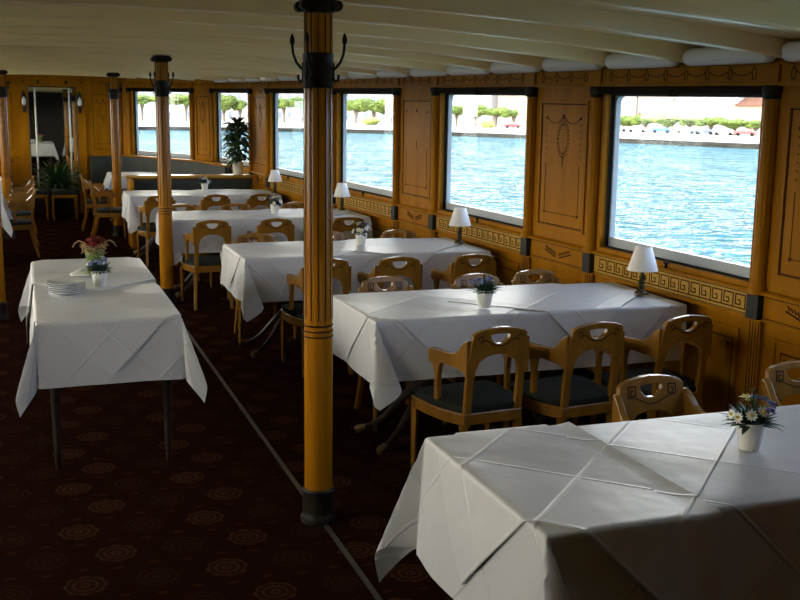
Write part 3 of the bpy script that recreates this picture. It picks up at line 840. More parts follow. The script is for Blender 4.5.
def place(x, y, rdeg, label, group):
    rz = math.radians(rdeg)
    if not used[0]:
        used[0] = True; chair.location = (x, y, 0); chair.rotation_euler = (0, 0, rz); chair['label'] = label; chair['group'] = group; return chair
    return dup(chair, (x, y, 0), rz, label, group)
BK = .243                                        # backrest top behind the chair's origin
def row_near(lst, tab, names):
    for (x, y, r), nm in zip(lst, names):
        place(x+math.sin(math.radians(-r))*BK, y+BK, r, 'wooden armchair with its back to the camera, %s of three along the %s table' % (nm, tab), 'armchairs on the near side of the tables')
def row_far(lst, tab, names):
    for (x, y, r), nm in zip(lst, names):
        place(x, y-BK, 180+r, 'wooden armchair facing the camera, %s behind the %s table' % (nm, tab), 'armchairs on the far side of the tables')
lmr = ('left', 'middle', 'right')
row_near([(2.045, 4.36, 6), (2.545, 4.33, 6), (3.075, 4.36, 6)], 'second', lmr)
row_far([(2.00, 5.90, 2), (2.57, 5.86, -2), (3.02, 5.93, 3)], 'second', lmr)
row_near([(1.87, 6.74, -2), (2.37, 6.70, -3), (2.93, 6.70, -2)], 'third', lmr)
row_far([(1.69, 8.24, 0), (2.30, 8.25, 2), (2.90, 8.25, -2)], 'third', lmr)
row_near([(1.53, 9.33, 0), (2.115, 9.35, -1), (2.80, 9.34, 1)], 'fourth', lmr)
row_far([(1.48, 10.93, 1), (2.03, 10.92, -2), (2.68, 10.93, 2)], 'fourth', lmr)
row_near([(1.40, 12.08, 0), (2.03, 12.09, 1), (2.56, 12.08, -1)], 'fifth', lmr)
row_far([(2.225, 3.36, 3), (2.93, 3.40, 0)], 'front', ('leftmost in view', 'cut by the right picture edge'))
g = 'armchairs standing at the table ends'
place(1.03, 14.62, -88, 'wooden armchair seen side-on at the far end of the green bench, nearer of two', g)
place(.98, 16.0, -92, 'wooden armchair side-on left of the corner table, farther of two', g)
place(-.17, 13.35, 90, 'armchair with green seat at left edge, nearest of three in line', g)
place(-.17, 14.45, 92, 'armchair with green seat at left edge, middle of three in line', g)
place(-.17, 15.75, 90, 'armchair with green seat at left edge, farthest of three in line', g)

# ------------------------------------------------------------------ benches
b1 = empty('bench', 'green upholstered bench with wooden cap behind the fifth table', 'bench', (2.02, 14.05, 0))
x0, x1 = -.80, .83
bm = bmesh.new(); box(bm, x0, x1, .02, .14, .0, .87); finish('back_board', bm, 'maple', b1, bevel=.004)
bm = bmesh.new(); box(bm, x0-.02, x1+.0, -.03, .20, .87, .905); finish('cap_rail', bm, 'maple_pale', b1, bevel=.006)
bm = bmesh.new(); box(bm, x0+.045, x1-.01, -.055, .02, .46, .855); finish('back_cushion', bm, 'bench', b1, bevel=.02)
bm = bmesh.new(); box(bm, x0+.045, x1-.01, -.36, .0, .40, .48); finish('seat_cushion', bm, 'bench', b1, bevel=.02)
bm = bmesh.new(); box(bm, x0+.045, x1-.01, -.33, .02, .0, .40); finish('seat_box', bm, 'darkwood', b1)
bm = bmesh.new(); box(bm, x0, x0+.045, -.36, .14, .0, .87); finish('end_panel', bm, 'maple', b1, bevel=.004)
b2 = empty('bench', 'green corner bench running under the far windows', 'bench', (0, 0, 0))
pts = [(1.0, 18.40), (1.46, 18.40), (1.60, 18.27), (2.35, 16.70), (2.55, 16.17), (2.72, 14.9)]
def band(name, o0, o1, z0, z1, m_, bev):         # strip offset o0..o1 towards the room
    bm = bmesh.new(); P = [Vector(p) for p in pts]; L0 = []; L1 = []
    for i, p in enumerate(P):
        t = (P[min(i+1, len(P)-1)]-P[max(i-1, 0)]).normalized(); n = Vector((t.y, -t.x))
        if i == 0: n = Vector((0, -1))
        L0.append(p+n*o0); L1.append(p+n*o1)
    for i in range(len(P)-1):
        hexa(bm, [(*L0[i], z0), (*L0[i+1], z0), (*L1[i+1], z0), (*L1[i], z0), (*L0[i], z1), (*L0[i+1], z1), (*L1[i+1], z1), (*L1[i], z1)])
    bmesh.ops.remove_doubles(bm, verts=bm.verts, dist=.0005)
    inner = [f for f in bm.faces if all(len(e.link_faces) > 2 for e in f.edges)]
    bmesh.ops.delete(bm, geom=inner, context='FACES')
    return finish(name, bm, m_, b2, bevel=bev)
band('back_cushion', .02, .09, .46, .965, 'bench', .015); band('seat_cushion', .02, .42, .40, .48, 'bench', .015)
band('seat_box', .02, .38, 0, .40, 'darkwood', 0); band('cap_rail', .0, .10, .965, .99, 'maple', .004)

# stools before the mirror
def make_stool():
    r = empty('stool', '', 'stool')
    bm = bmesh.new(); box(bm, -.20, .20, -.17, .17, .40, .475); finish('seat_cushion', bm, 'seat', r, bevel=.03)
    bm = bmesh.new(); box(bm, -.19, .19, -.16, .16, .35, .40); finish('seat_frame', bm, 'chairwood', r, bevel=.004)
    for sx in (-1, 1):
        for sy in (-1, 1):
            bm = bmesh.new(); tube(bm, [(sx*.17, sy*.14, .36), (sx*.175, sy*.145, 0)], [.022, .014], 4); finish('leg', bm, 'chairwood', r)
    return r
st = make_stool(); st.location = (.54, 17.55, 0); st['label'] = 'low stool with green seat in front of the mirror plant'; st['group'] = 'stools before the mirror'
dup(st, (.10, 17.62, 0), 0, 'low stool partly hidden at left below the mirror', 'stools before the mirror')

# ------------------------------------------------------------------ mirror, wall lamps
mr = empty('wall_mirror', 'tall dark mirror between maple posts on the end wall', 'mirror', (XC, YB, 0))
s = sheer(1.9, 18) + .003; mr.scale = (1.03, 1, 1)
bm = bmesh.new(); box(bm, -.245, .245, -.03, -.018, .34, 1.925+s); finish('mirror_glass', bm, 'mirror', mr)
for sg in (-1, 1):
    bm = bmesh.new(); a, b = sorted((sg*.275, sg*.355)); box(bm, a, b, -.03, -.018, .34, 1.925+s); finish('mirror_glass', bm, 'mirror', mr)
    bm = bmesh.new(); a, b = sorted((sg*.245, sg*.275))
    hexa(bm, [(a, -.018, .34), (a, -.032, .34), ((a+b)/2, -.040, .34), (b, -.032, .34)] + [(a, -.018, 1.92+s), (a, -.032, 1.92+s), ((a+b)/2, -.040, 1.92+s), (b, -.032, 1.92+s)])
    finish('bevel_strip', bm, 'bevel', mr)
    bm = bmesh.new(); a, b = sorted((sg*.36, sg*.372)); box(bm, a, b, -.04, -.01, .34, 1.92+s); finish('bevel_strip', bm, 'bevel', mr)
    bm = bmesh.new(); a, b = sorted((sg*.372, sg*.505)); box(bm, a, b, -.035, 0, 0, 1.93+s); finish('frame_post', bm, 'maple', mr, bevel=.005)
bm = bmesh.new(); box(bm, -.372, .372, -.035, 0, 1.92+s, 1.935+s); finish('frame_rail', bm, 'darkwood', mr, bevel=.004)
bm = bmesh.new(); box(bm, -.372, .372, -.035, 0, 0, .34); finish('frame_rail', bm, 'darkwood', mr, bevel=.004)
def sconce(x, label):
    r = empty('wall_lamp', label, 'lamp', (x, YB-.035, 1.86), 0, 'wall lamps beside the mirror')
    bm = bmesh.new(); lathe(bm, [(.006, -.20), (.022, -.18), (.030, -.10), (.036, 0), (.030, .09), (.012, .15), (.004, .16)], 0, -.012, 12, f=lambda a, b, c: (a, b*.5-.006, c))
    tube(bm, [(0, -.02, -.10), (0, -.07, -.12), (0, -.10, -.09)], .008, 8)
    lathe(bm, [(.014, -.10), (.026, -.088), (.028, -.075)], 0, -.10, 10); finish('bracket', bm, 'iron', r, smooth=True)
    bm = bmesh.new(); lathe(bm, [(.020, -.075), (.032, -.04), (.030, 0), (.016, .04), (.004, .06)], 0, -.10, 12); finish('lamp_glass', bm, 'glass_lamp', r, smooth=True)
sconce(.87, 'small wall lamp with white glass right of the mirror'); sconce(.0, 'small wall lamp with white glass left of the mirror')

# ------------------------------------------------------------------ table lamps
def make_lamp():
    r = empty('table_lamp', '', 'lamp')
    bm = bmesh.new(); lathe(bm, [(.040, 0), (.040, .010), (.032, .016), (.018, .024), (.014, .032), (.023, .046), (.015, .058), (.023, .072), (.014, .085), (.020, .098), (.012, .11), (.010, .15)], n=16)
    finish('lamp_base', bm, 'brassdark', r, smooth=True)
    bm = bmesh.new(); n = 24; prof = [(.088, .138), (.046, .275), (.044, .275), (.086, .138)]
    rings = [[bm.verts.new((q*math.cos(2*PI*k/n), q*math.sin(2*PI*k/n), z)) for k in range(n)] for q, z in prof]
    for a, b in zip(rings, rings[1:]+rings[:1]):
        for k in range(n): bm.faces.new([a[k], a[(k+1) % n], b[(k+1) % n], b[k]])
    finish('lamp_shade', bm, 'shade', r, smooth=True)
    bm = bmesh.new(); lathe(bm, [(.010, .15), (.020, .175), (.022, .20), (.012, .225), (.003, .235)], n=10); finish('bulb', bm, 'glass_lamp', r, smooth=True)
    return r
lamp = make_lamp(); g = 'white table lamps along the windows'
lamp.location = (3.30, 5.15, TOP+.0125); lamp['label'] = 'white-shaded table lamp on the second table by the nearest window'; lamp['group'] = g
for x, y, lb in ((3.175, 7.57, 'third table by the second window'), (3.03, 10.36, 'fourth table right of the near column'), (2.85, 12.66, 'fifth table left of the near column')):
    dup(lamp, (x, y, TOP+.0125), rnd.random(), 'white-shaded table lamp on the '+lb, g)

# ------------------------------------------------------------------ plants
def leaf(bm, base, az, el, length, width, droop=.6, n=5, curl=.25):
    d = Vector((math.cos(az)*math.cos(el), math.sin(az)*math.cos(el), math.sin(el))); p = Vector(base)
    prevs = None; step = length/n
    for i in range(n+1):
        t = i/n; w = width*math.sin(PI*min(1, .12+t*.88))**.8*(1-.15*t) if i < n else 0.0005
        side = Vector((-math.sin(az), math.cos(az), 0)); nrm = side.cross(d).normalized()
        a = bm.verts.new(p+side*w/2+nrm*w*curl*.5); b = bm.verts.new(p); c = bm.verts.new(p-side*w/2+nrm*w*curl*.5)
        if prevs:
            bm.faces.new([prevs[0], prevs[1], b, a]); bm.faces.new([prevs[1], prevs[2], c, b])
        prevs = (a, b, c); p = p+d*step
        el2 = math.asin(max(-1, min(1, d.z)))-droop/n
        d = Vector((math.cos(az)*math.cos(el2), math.sin(az)*math.cos(el2), math.sin(el2)))
def petals(bm, c, nrm, r, n, w, cup=.3):
    c = Vector(c); nrm = Vector(nrm).normalized(); s = nrm.orthogonal().normalized(); t = nrm.cross(s)
    for k in range(n):
        a = 2*PI*k/n; d = s*math.cos(a)+t*math.sin(a); e = -s*math.sin(a)+t*math.cos(a)
        v = [bm.verts.new(c), bm.verts.new(c+d*r*.55+e*w+nrm*r*cup*.5), bm.verts.new(c+d*r+nrm*r*cup), bm.verts.new(c+d*r*.55-e*w+nrm*r*cup*.5)]
        bm.faces.new(v)
def make_posy():
    rg = random.Random(3)
    r = empty('flower_pot', '', 'flower pot')
    bm = bmesh.new(); n = 22; prof = [(.030, 0), (.034, .01), (.046, .088), (.049, .092), (.046, .092), (.042, .080)]
    lathe(bm, prof, n=n); finish('pot', bm, 'pot', r, smooth=True)
    bm = bmesh.new()
    for k in range(90):
        a = rg.random()*2*PI; el = rg.uniform(.0, 1.4); L = rg.uniform(.04, .08)
        leaf(bm, (.022*math.cos(a), .022*math.sin(a), .085), a+rg.uniform(-.4, .4), el, L, rg.uniform(.014, .026), rg.uniform(.1, .9), 3)
    for a, L in ((2.9, .115), (3.3, .09), (.25, .10), (-.6, .08), (1.4, .08)):
        leaf(bm, (.025*math.cos(a), .025*math.sin(a), .088), a, .35, L, .014, .7, 5)
    finish('foliage', bm, 'leafblue', r, recalc=False)
    for k in range(14):
        a = k*2.4+.3; el = .25+1.15*((k*.37) % 1); d = Vector((math.cos(a)*math.cos(el), math.sin(a)*math.cos(el), math.sin(el)))
        c = Vector((0, 0, .09))+d*(.066+.016*((k*.61) % 1)); bm = bmesh.new()
        if k % 5 in (0, 1, 3):
            petals(bm, c, d, .021, 10, .0045, .15); f = finish('flower', bm, 'petal', r, recalc=False); f['label'] = 'white daisy'
            bm = bmesh.new(); bmesh.ops.create_icosphere(bm, subdivisions=1, radius=.006, matrix=Matrix.Translation(c+d*.003)); finish('flower_eye', bm, 'yellow', f)
        else:
            for q in range(5):
                e = d+Vector((rg.uniform(-.7, .7), rg.uniform(-.7, .7), rg.uniform(-.4, .7)))
                petals(bm, c+e*.010, e, .013, 6, .0045, .5)
            f = finish('flower', bm, 'blue', r, recalc=False); f['label'] = 'blue flower head'
    bm = bmesh.new(); tube(bm, [(0, 0, .09), (-.005, .004, .15), (-.004, .006, .195)], [.003, .003, .002], 5)
    for k in range(12): leaf(bm, (-.004, .005, .12+.006*k), k*2.4, .7, .028, .009, .3, 3)
    finish('flower_spike', bm, 'leaf', r, recalc=False)
    return r
posy = make_posy(); g = 'small flower pots on the tables'
Z2 = TOP+.0122
posy.location = (2.256, 4.995+.02, Z2); posy['label'] = 'white pot of blue and white flowers on the second table'; posy['group'] = g
for x, y, z, rz, lb in ((2.107, 2.625, TOP+.0005, 1.9, 'large-looking flower pot at lower right on the front table'), (2.395, 7.663, Z2, 2.9, 'flower pot on the third table right of the near column'),
                     (2.28, 10.15, Z2, 4.1, 'flower pot on the fourth table left of the near column'), (2.07, 13.15, Z2, 5.0, 'flower pot on the fifth table against the green bench'),
                     (.362, 6.19, Z2+.002, .8, 'flower pot beside the plates on the aisle table')):
    dup(posy, (x, y, z), rz, 'white '+lb, g)

# vase with red flower head and straw
v = empty('flower_vase', 'green vase with red flowers and straw curls on the aisle table', 'vase', (.365, 6.62, TOP+.0122))
bm = bmesh.new(); lathe(bm, [(.036, 0), (.040, .01), (.052, .10), (.058, .15), (.060, .155), (.054, .155), (.048, .12)], n=22); finish('vase_body', bm, 'vase', v, smooth=True)
bm = bmesh.new(); rg = random.Random(5)
for k in range(26):
    a = rg.random()*2*PI; q = .05*math.sqrt(rg.random())
    petals(bm, (q*math.cos(a), q*math.sin(a), .20+rg.uniform(0, .035)-q*.3), (math.cos(a)*q*12, math.sin(a)*q*12, 1), .028, 9, .006, .5)
finish('red_flowers', bm, 'red', v, recalc=False)
bm = bmesh.new()
for k in range(46):
    a = rg.random()*2*PI; q = rg.uniform(.05, .085); z = rg.uniform(.14, .20); pts_ = []
    for j in range(5):
        b = a+j*.28; pts_.append((q*math.cos(b), q*math.sin(b), z+.012*math.sin(j*1.3+k)))
    tube(bm, pts_, .0016, 4)
finish('straw_wreath', bm, 'straw', v)
for sg in (-1, 1):
    bm = bmesh.new(); tube(bm, [(sg*.03, 0, .17), (sg*.06, .0, .205), (sg*.09, 0, .215), (sg*.115, 0, .20), (sg*.128, 0, .175)], [.006, .008, .008, .006, .003], 8, squash=.5)
    finish('straw_curl', bm, 'straw', v, smooth=True)
bm = bmesh.new()
for k in range(22): leaf(bm, (.02*math.cos(k), .02*math.sin(k), .15), k*2.4, .5, .07, .018, .5, 3)
finish('foliage', bm, 'leaf', v, recalc=False)
# crumpled white napkin by the vase
bm = bmesh.new(); n = 9; gg = []
for j in range(n):
    for k in range(n):
        x = (k/(n-1)-.5); y = (j/(n-1)-.5); rr_ = max(0, 1-2*math.hypot(x, y))
        gg.append(bm.verts.new((x*.14*(1-.2*abs(y)), y*.12, .003+.045*rr_**.8*(.75+.25*math.sin(k*2.1)*math.cos(j*1.7)))))
for j in range(n-1):
    for k in range(n-1): bm.faces.new([gg[j*n+k], gg[j*n+k+1], gg[(j+1)*n+k+1], gg[(j+1)*n+k]])
o = finish('napkin', bm, 'petal', smooth=True, recalc=False); o.location = (.285, 6.66, TOP+.0122)
sm = o.modifiers.new('thickness', 'SOLIDIFY'); sm.thickness = .002; sm.offset = 1
tag(o, 'crumpled white paper napkin left of the green vase', 'napkin')

# plates
bm = bmesh.new(); lathe(bm, [(.055, 0), (.060, .001), (.062, .003), (.104, .012), (.106, .014), (.104, .0155), (.070, .0065), (.060, .0045), (.01, .004)], n=40)
pl = finish('plate', bm, 'plate', smooth=True); pl.location = (.175, 6.04, TOP+.0086)
words = ['bottom plate of the white stack on the aisle table', 'second plate from the bottom of the white stack', 'third plate from the bottom of the white stack', 'fourth plate from the bottom of the white stack', 'fifth plate from the bottom of the white stack', 'top plate of the white stack on the aisle table']
tag(pl, words[0], 'plate', 'stack of white plates')
for k in range(1, 6):
    o = pl.copy(); C.objects.link(o); o.location.z += .0105*k; o.location.x += rnd.uniform(-.002, .002); o['label'] = words[k]

# tall potted plant on the bench cap
pp = empty('potted_plant', 'large-leaved plant in a white pot on the bench end by the window', 'plant', (2.675, 14.14, .905))
bm = bmesh.new(); lathe(bm, [(.062, 0), (.064, .005), (.074, .165), (.077, .17), (.070, .17), (.066, .15)], n=22); finish('pot', bm, 'pot', pp, smooth=True)
bm = bmesh.new(); rg = random.Random(11)
for k in range(150):
    h = rg.uniform(.17, .68); a = rg.random()*2*PI; q = .05+.02*rg.random()
    leaf(bm, (q*math.cos(a)*.6, q*math.sin(a)*.6, h), a, rg.uniform(.1, 1.0), rg.uniform(.15, .25), rg.uniform(.06, .09), rg.uniform(1.2, 2.4), 6)
for k in range(6):
    leaf(bm, (0, 0, .66), k*1.05, 1.0, .18, .06, .8, 6)
for v_ in bm.verts:
    if v_.co.x > .17: v_.co.x = .17+(v_.co.x-.17)*.25
finish('foliage', bm, 'leafdark', pp, recalc=False, smooth=True)
bm = bmesh.new()
for k in range(4): tube(bm, [(.02*math.cos(k*1.6), .02*math.sin(k*1.6), .14), (.03*math.cos(k*1.6), .03*math.sin(k*1.6), .72)], .007, 6)
finish('stem', bm, 'leaf', pp)
# floor plant before the mirror
fp = empty('potted_fern', 'bushy green floor plant standing in front of the mirror', 'plant', (.44, 18.02, 0))
bm = bmesh.new(); lathe(bm, [(.10, 0), (.11, .02), (.135, .36), (.14, .40), (.13, .40), (.12, .36)], n=20); finish('pot', bm, 'darkwood', fp, smooth=True)
bm = bmesh.new(); rg = random.Random(21)
for k in range(120):
    a = rg.random()*2*PI; el = rg.uniform(.15, 1.35); lim = .19 if math.sin(a) > .2 else .44
    L = min(rg.uniform(.30, .62), lim/max(.12, math.cos(el)*.8+.05))
    leaf(bm, (.06*math.cos(a), .06*math.sin(a), .40+rg.uniform(0, .12)), a, el, L, rg.uniform(.045, .07), rg.uniform(.6, 1.7), 7)
for v_ in bm.verts:
    if v_.co.y > .30: v_.co.y = .30
finish('foliage', bm, 'leafdark', fp, recalc=False, smooth=True)

# ------------------------------------------------------------------ outside: lake, quay, trees, houses, cars
Q = [(185, -40), (170, 50), (150, 100), (124, 159), (115, 191), (103, 228), (88, 256), (70, 272), (50, 277), (28, 280), (-20, 284), (-120, 286)]
bm = bmesh.new(); g = [bm.verts.new(p) for p in ((-900, -600, -4.4), (700, -600, -4.4), (700, 900, -4.4), (-900, 900, -4.4))]; bm.faces.new(g)
o = structure(finish('lake', bm, 'water')); o['label'] = 'choppy turquoise lake'
bm = bmesh.new(); prev = None
for x, y in Q:
    ring = [bm.verts.new((x*k_, y*k_, z)) for k_, z in ((1, -5.0), (1, -3.55), (1.006, -3.5), (1.055, -2.45), (1.5, -2.3), (1.5, -5.0))]
    if prev:
        for i in range(5): bm.faces.new([prev[i], ring[i], ring[i+1], prev[i+1]])
    prev = ring
o = structure(finish('shore', bm, 'ground')); o['label'] = 'pale lakeside promenade'
bm = bmesh.new(); prev = None
for x, y in Q:
    ring = [bm.verts.new((x*k_, y*k_, z)) for k_, z in ((.9965, -5.0), (.9965, -3.5), (1.003, -3.46), (1.003, -5.0))]
    if prev:
        for i in range(3): bm.faces.new([prev[i], ring[i], ring[i+1], prev[i+1]])
    prev = ring
o = structure(finish('quay', bm, 'quay')); o['label'] = 'grey stone quay wall at the water'

TREES = [(126.7, 209.5, -1.75, 1.39, 3.15), (128.6, 202.7, -1.38, 1.7, 2.85), (130.2, 196.8, -1.24, 1.76, 2.79), (131.9, 191.1, -1.11, 1.2, 2.52), (133.4, 185.6, -1.2, 1.48, 2.88), (135.0, 179.9, -1.27, .95, 2.62), (136.3, 175.1, -1.35, .82, 2.3),
         (107.8, 261.0, -.07, 3.37, 3.17), (110.9, 255.3, -.23, 3.41, 3.38), (113.8, 249.3, -.13, 2.94, 3.07), (115.8, 242.9, -.28, 2.73, 3.01), (117.5, 237.9, -.2, 2.03, 1.73),
         (88.5, 289.0, .26, 5.07, 3.39), (92.7, 285.3, -.22, 5.39, 3.65), (96.6, 281.8, .69, 4.88, 3.63), (70.5, 300.8, 1.1, 4.84, 3.17), (75.5, 299.6, .59, 5.49, 4.03),
         (53.9, 304.8, .58, 5.73, 3.72), (58.4, 303.9, .36, 4.37, 2.58), (31.3, 307.9, 1.69, 5.35, 4.23), (37.9, 307.0, 2.07, 5.46, 4.25), (43.4, 306.3, 1.58, 5.56, 3.98)]
NUMS = ['first', 'second', 'third', 'fourth', 'fifth', 'sixth', 'seventh']
tl = []
for n_, wname in ((7, 'the nearest window'), (5, 'the second window'), (3, 'the third window'), (2, 'the fourth window'), (2, 'the plant window'), (3, 'the far end window')):
    tl += ['pollarded plane tree on the shore, %s from the left in %s' % (NUMS[k], wname) for k in range(n_)]
def crown_mesh(seed):
    rg = random.Random(seed); bm = bmesh.new()
    for k in range(11):
        a = rg.random()*2*PI; q = .62*math.sqrt(rg.random())
        mtx = Matrix.Translation((q*math.cos(a), q*math.sin(a), rg.uniform(-.35, .35))) @ Matrix.Diagonal((1, 1, .9, 1))
        bmesh.ops.create_icosphere(bm, subdivisions=3, radius=rg.uniform(.34, .5), matrix=mtx)
    for v_ in bm.verts: v_.co *= 1+rg.uniform(-.09, .09)
    me = bpy.data.meshes.new('crown'); bm.to_mesh(me); bm.free(); me.materials.append(M['leaftree']); return me
crowns = [crown_mesh(s_) for s_ in (1, 2, 3)]
bm = bmesh.new(); lathe(bm, [(1.2, 0), (.9, .3), (.85, 1)], n=8)
for k in range(5): tube(bm, [(0, 0, .8), (2.2*math.cos(k*1.26), 2.2*math.sin(k*1.26), 1.25)], [.5, .25], 5)
trunk = bpy.data.meshes.new('trunk'); bm.to_mesh(trunk); bm.free(); trunk.materials.append(M['bark'])
for i, ((x, y, zc, zt, r_), lb) in enumerate(zip(TREES, tl)):
    t = empty('plane_tree', lb, 'tree', (x, y, -2.45), rnd.random()*6, 'pollarded trees along the shore')
    c = link('crown', crowns[i % 3], None, t); c.location = (0, 0, (zc+zt)/2+2.45); c.scale = (r_*1.18, r_*1.18, (zt-zc)/2*1.2)
    k_ = link('trunk', trunk, None, t); k_.scale = (.28, .28, max(.6, zc+2.45+.35))
# bushes
for i, (x, y, z0, z1, r_, lb) in enumerate(((108.6, 242.7, -3.3, -.3, 1.9, 'bright yellow bush on the shore in the second window'), (126.4, 186.3, -3.4, -1.9, .82, 'small yellow bush on the bank in the nearest window'), (88.9, 275.3, -2.9, -.1, 3.0, 'wide yellow bush under the trees in the third window'), (130.1, 173.4, -3.4, -2.7, .6, 'tiny bush on the bank at right of the nearest window'))):
    me = crowns[i % 3].copy(); me.materials.clear(); me.materials.append(M['bushy'])
    o = link('bush', me); o.location = (x, y, (z0+z1)/2); o.scale = (r_, r_, (z1-z0)/2*1.1); tag(o, lb, 'bush', 'bushes on the shore')
# lamp posts
for x, y, zt, lb in ((92.5, 270.5, .94, 'pale lamp post on the shore in the third window'), (103.9, 247.4, -.96, 'yellow post left of the bush in the second window'), (107.0, 241.5, -.84, 'yellow post right of the bush in the second window')):
    bm = bmesh.new(); lathe(bm, [(.12, -2.6), (.10, zt-.3), (.22, zt-.25), (.25, zt)], n=8); o = finish('shore_post', bm, 'white' if zt > 0 else 'bushy', smooth=True); o.location = (x, y, 0); tag(o, lb, 'post', 'posts on the shore')
# houses
def house(x, y, w, h, kind, roof, mt, label, depth=9, yaw=None):
    if yaw is None: yaw = math.atan2(-x, y)                      # faces the lake
    r = empty('lakeside_house', label, 'building', (x, y, -2.5), yaw, 'houses along the far shore')
    bm = bmesh.new(); box(bm, -w, w, 0, depth, -.5, h); finish('walls', bm, mt, r)
    bm = bmesh.new()
    if kind == 'gable':                          # gable end towards the lake
        plate2d(bm, [(-w-.5, h), (0, h+w*.75), (w+.5, h), (w+.5, h-.3), (-w-.5, h-.3)], [], depth+1, lambda u, v, n: (u, depth/2+n, v))
    else:                                        # eaves towards the lake
        plate2d(bm, [(-.6, h), (depth/2, h+2.6), (depth+.6, h), (depth+.6, h-.25), (-.6, h-.25)], [], 2*w+1, lambda u, v, n: (n, u, v))
    rf = finish('roof', bm, roof, r)
    bm = bmesh.new(); box(bm, w*.3, w*.3+.8, depth*.45, depth*.45+.8, h, h+3.2); finish('chimney', bm, mt, rf)
    nw = max(2, int(w*2/2.6)); nf = max(1, int((h-1.2)/2.8))
    wm = None
    for j in range(nf):
        for k in range(nw):
            cx = -w+(k+.5)*2*w/nw; z = 1.3+j*2.8
            if wm is None:
                bm = bmesh.new(); box(bm, -.5, .5, -.06, .05, 0, 1.6); box(bm, -.62, .62, -.12, .02, -.12, 0); q = finish('window', bm, 'wing', r); wm = q.data
            else: q = link('window', wm, None, r)
            q.location = (cx, 0, z)
    if kind == 'balcony':
        for j in range(1, nf):
            bm = bmesh.new(); box(bm, -w*.8, w*.8, -1.1, 0, .4+j*2.8, .55+j*2.8); box(bm, -w*.8, w*.8, -1.1, -1.04, .55+j*2.8, 1.4+j*2.8); finish('balcony', bm, 'roof', r)
    return r
house(143.5, 239.4, 6.0, 9.4, 'gable', 'roofg', 'stucco', 'white gabled house at left in the nearest window', yaw=-1.295)
house(146.9, 227.6, 5.6, 9.0, 'balcony', 'roof', 'stucco2', 'house with brown balconies in the nearest window', yaw=-1.295)
house(149.8, 217.1, 4.9, 8.0, 'gable', 'roofg', 'stucco', 'white gabled house in the middle of the nearest window', yaw=-1.295)
house(152.3, 208.2, 4.2, 10.5, 'eaves', 'roofg', 'stucco', 'tall pale house right of centre in the nearest window', yaw=-1.295)
house(154.8, 199.5, 4.8, 6.3, 'eaves', 'roof', 'stucco2', 'house with brown tiled roof at right in the nearest window', yaw=-1.295)
house(124.9, 292.2, 8.9, 11.5, 'eaves', 'roof', 'stucco', 'wide pale house at left in the second window', yaw=-1.208)
house(131.4, 276.9, 5.7, 9.0, 'eaves', 'roof', 'stucco2', 'house with reddish roof in the second window', yaw=-1.208)
house(135.5, 264.3, 5.5, 11.0, 'eaves', 'roofg', 'stucco', 'pale house at right in the second window', yaw=-1.208)
house(104.3, 325.1, 14, 9.8, 'eaves', 'roofg', 'stucco', 'long pale building behind trees in the third window')
house(64.7, 345.7, 6, 13.0, 'eaves', 'roofg', 'stucco', 'white building with windows seen past the potted plant')
house(80.4, 341.8, 9, 10.0, 'eaves', 'roofg', 'stucco', 'pale building behind the tree in the fourth window')
house(42.7, 348.9, 14, 12.0, 'eaves', 'roofg', 'stucco', 'pale building in the far end window')
# parked cars
def car(x, y, yaw, paint, label):
    r = empty('parked_car', label, 'car', (x, y, -2.42), yaw, 'cars parked on the shore')
    prof = [(-2.1, .3), (-2.1, .75), (-1.9, .9), (-1.3, .95), (-.8, 1.4), (.7, 1.42), (1.3, .98), (2.0, .85), (2.1, .6), (2.1, .3)]
    bm = bmesh.new(); plate2d(bm, prof, [], 1.7, lambda u, v_, w: (u, w, v_)); finish('body', bm, paint, r, bevel=.06)
    bm = bmesh.new(); plate2d(bm, [(-1.15, .97), (-.75, 1.33), (.65, 1.35), (1.1, .98)], [], 1.74, lambda u, v_, w: (u, w, v_)); finish('side_windows', bm, 'wing', r)
    for sx in (-1.3, 1.3):
        for sy in (-.8, .8):
            bm = bmesh.new(); tube(bm, [(sx, sy-.1, .32), (sx, sy+.1, .32)], .32, 12); finish('wheel', bm, 'rubber', r)
for x, y, p_, lb in ((126.3, 193.0, 'carblue', 'blue car parked under the trees in the nearest window'), (124.6, 199.6, 'carwhite', 'white car left of the blue one in the nearest window'), (128.1, 186.9, 'carwhite', 'white car right of the blue one in the nearest window'),
                     (129.3, 182.0, 'cargrey', 'dark grey car in the middle of the nearest window'), (130.6, 177.4, 'carwhite', 'white car right of the grey one in the nearest window'), (132.0, 172.6, 'carred', 'red car at right in the nearest window'), (113.0, 237.5, 'carred', 'reddish car beside the bush in the second window'), (123.0, 204.8, 'carwhite', 'white car at far left of the nearest window')):
    car(x, y, math.atan2(-x, y)+rnd.uniform(-.2, .2), p_, lb)

# ------------------------------------------------------------------ daylight
w = bpy.data.worlds.new('sky'); bpy.context.scene.world = w; w.use_nodes = True; nt = w.node_tree
bgn = nt.nodes['Background']; tc = nt.nodes.new('ShaderNodeTexCoord'); sp = nt.nodes.new('ShaderNodeSeparateXYZ'); rp = nt.nodes.new('ShaderNodeValToRGB')
nt.links.new(tc.outputs['Generated'], sp.inputs[0]); nt.links.new(sp.outputs[2], rp.inputs[0]); nt.links.new(rp.outputs[0], bgn.inputs[0])
nt.links.new(sp.outputs[2], rp.inputs[0])
rp.color_ramp.elements[0].position = .05; rp.color_ramp.elements[0].color = (1, 1, 1, 1)
rp.color_ramp.elements[1].position = .75; rp.color_ramp.elements[1].color = (.42, .52, .66, 1)
mr_ = nt.nodes.new('ShaderNodeMapRange'); mr_.interpolation_type = 'SMOOTHSTEP'; mr_.inputs['From Min'].default_value = -.7; mr_.inputs['From Max'].default_value = .7
dt = nt.nodes.new('ShaderNodeVectorMath'); dt.operation = 'DOT_PRODUCT'; dt.inputs[1].default_value = (.80, -.60, 0)
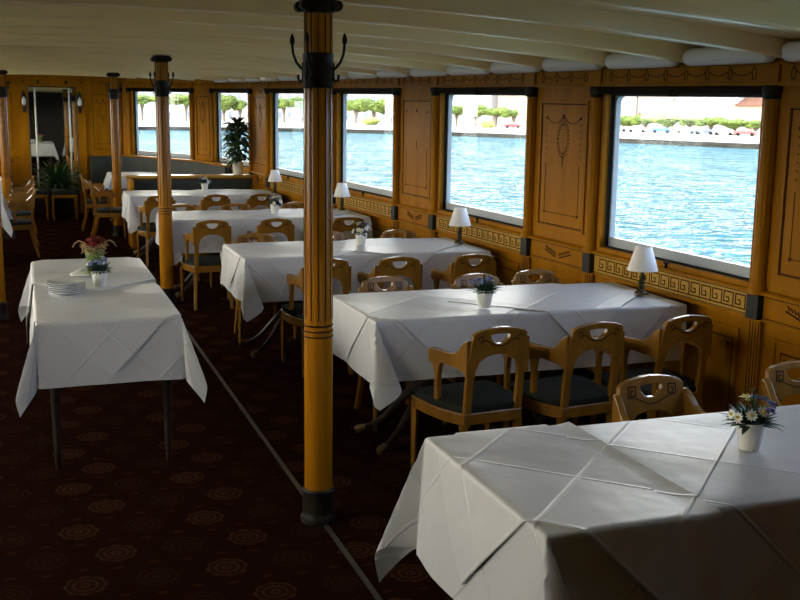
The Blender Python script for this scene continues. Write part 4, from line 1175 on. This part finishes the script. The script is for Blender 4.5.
nt.links.new(tc.outputs['Generated'], dt.inputs[0]); nt.links.new(dt.outputs['Value'], mr_.inputs['Value'])
cm = nt.nodes.new('ShaderNodeMix'); cm.data_type = 'RGBA'; cm.inputs[6].default_value = (13.5, 12.4, 10.8, 1); cm.inputs[7].default_value = (3.4, 4.15, 5.9, 1)   # bright warm lobe added left-forward to light the room, bluer opposite
nt.links.new(mr_.outputs['Result'], cm.inputs[0])
mm = nt.nodes.new('ShaderNodeMix'); mm.data_type = 'RGBA'; mm.blend_type = 'MULTIPLY'; mm.inputs[0].default_value = 1
nt.links.new(cm.outputs[2], mm.inputs[6]); nt.links.new(rp.outputs[0], mm.inputs[7]); nt.links.new(mm.outputs[2], bgn.inputs[0])
bgn.inputs[1].default_value = 1.0
sl = bpy.data.lights.new('sun', 'SUN'); sl.energy = 5.0; sl.angle = .02; sl.color = (1, .95, .86)
so = bpy.data.objects.new('sun', sl); C.objects.link(so); so.rotation_euler = Vector((.46, .60, -.65)).to_track_quat('-Z', 'Y').to_euler()

# ------------------------------------------------------------------ camera
F = 1050.0
vx = Vector((24-400, 104-300, F)); p2 = Vector((1024-400, 104+13.7-300, F))
Yc = vx.normalized(); up = p2.cross(vx).normalized()
if up.y > 0: up = -up
Xc_ = Yc.cross(up).normalized()
if Xc_.x < 0: Xc_ = -Xc_
# rows of world-from-camera (camera: x right, y down, z forward)
Rm = Matrix((Xc_, Yc, up))
right = Rm @ Vector((1, 0, 0)); upv = Rm @ Vector((0, -1, 0)); back_ = Rm @ Vector((0, 0, -1))
cam = bpy.data.cameras.new('camera'); cam.sensor_width = 36; cam.lens = F/800*36; cam.clip_end = 2000; cam.clip_start = .05
co = bpy.data.objects.new('camera', cam); C.objects.link(co)
co.matrix_world = Matrix(((right.x, upv.x, back_.x, 0), (right.y, upv.y, back_.y, 0), (right.z, upv.z, back_.z, EYE), (0, 0, 0, 1)))
sc = bpy.context.scene; sc.camera = co
sc.view_settings.view_transform = 'Standard'; sc.view_settings.look = 'None'; sc.view_settings.gamma = 1; sc.view_settings.exposure = 0.3
sc.cycles.max_bounces = 10; sc.cycles.transparent_max_bounces = 12
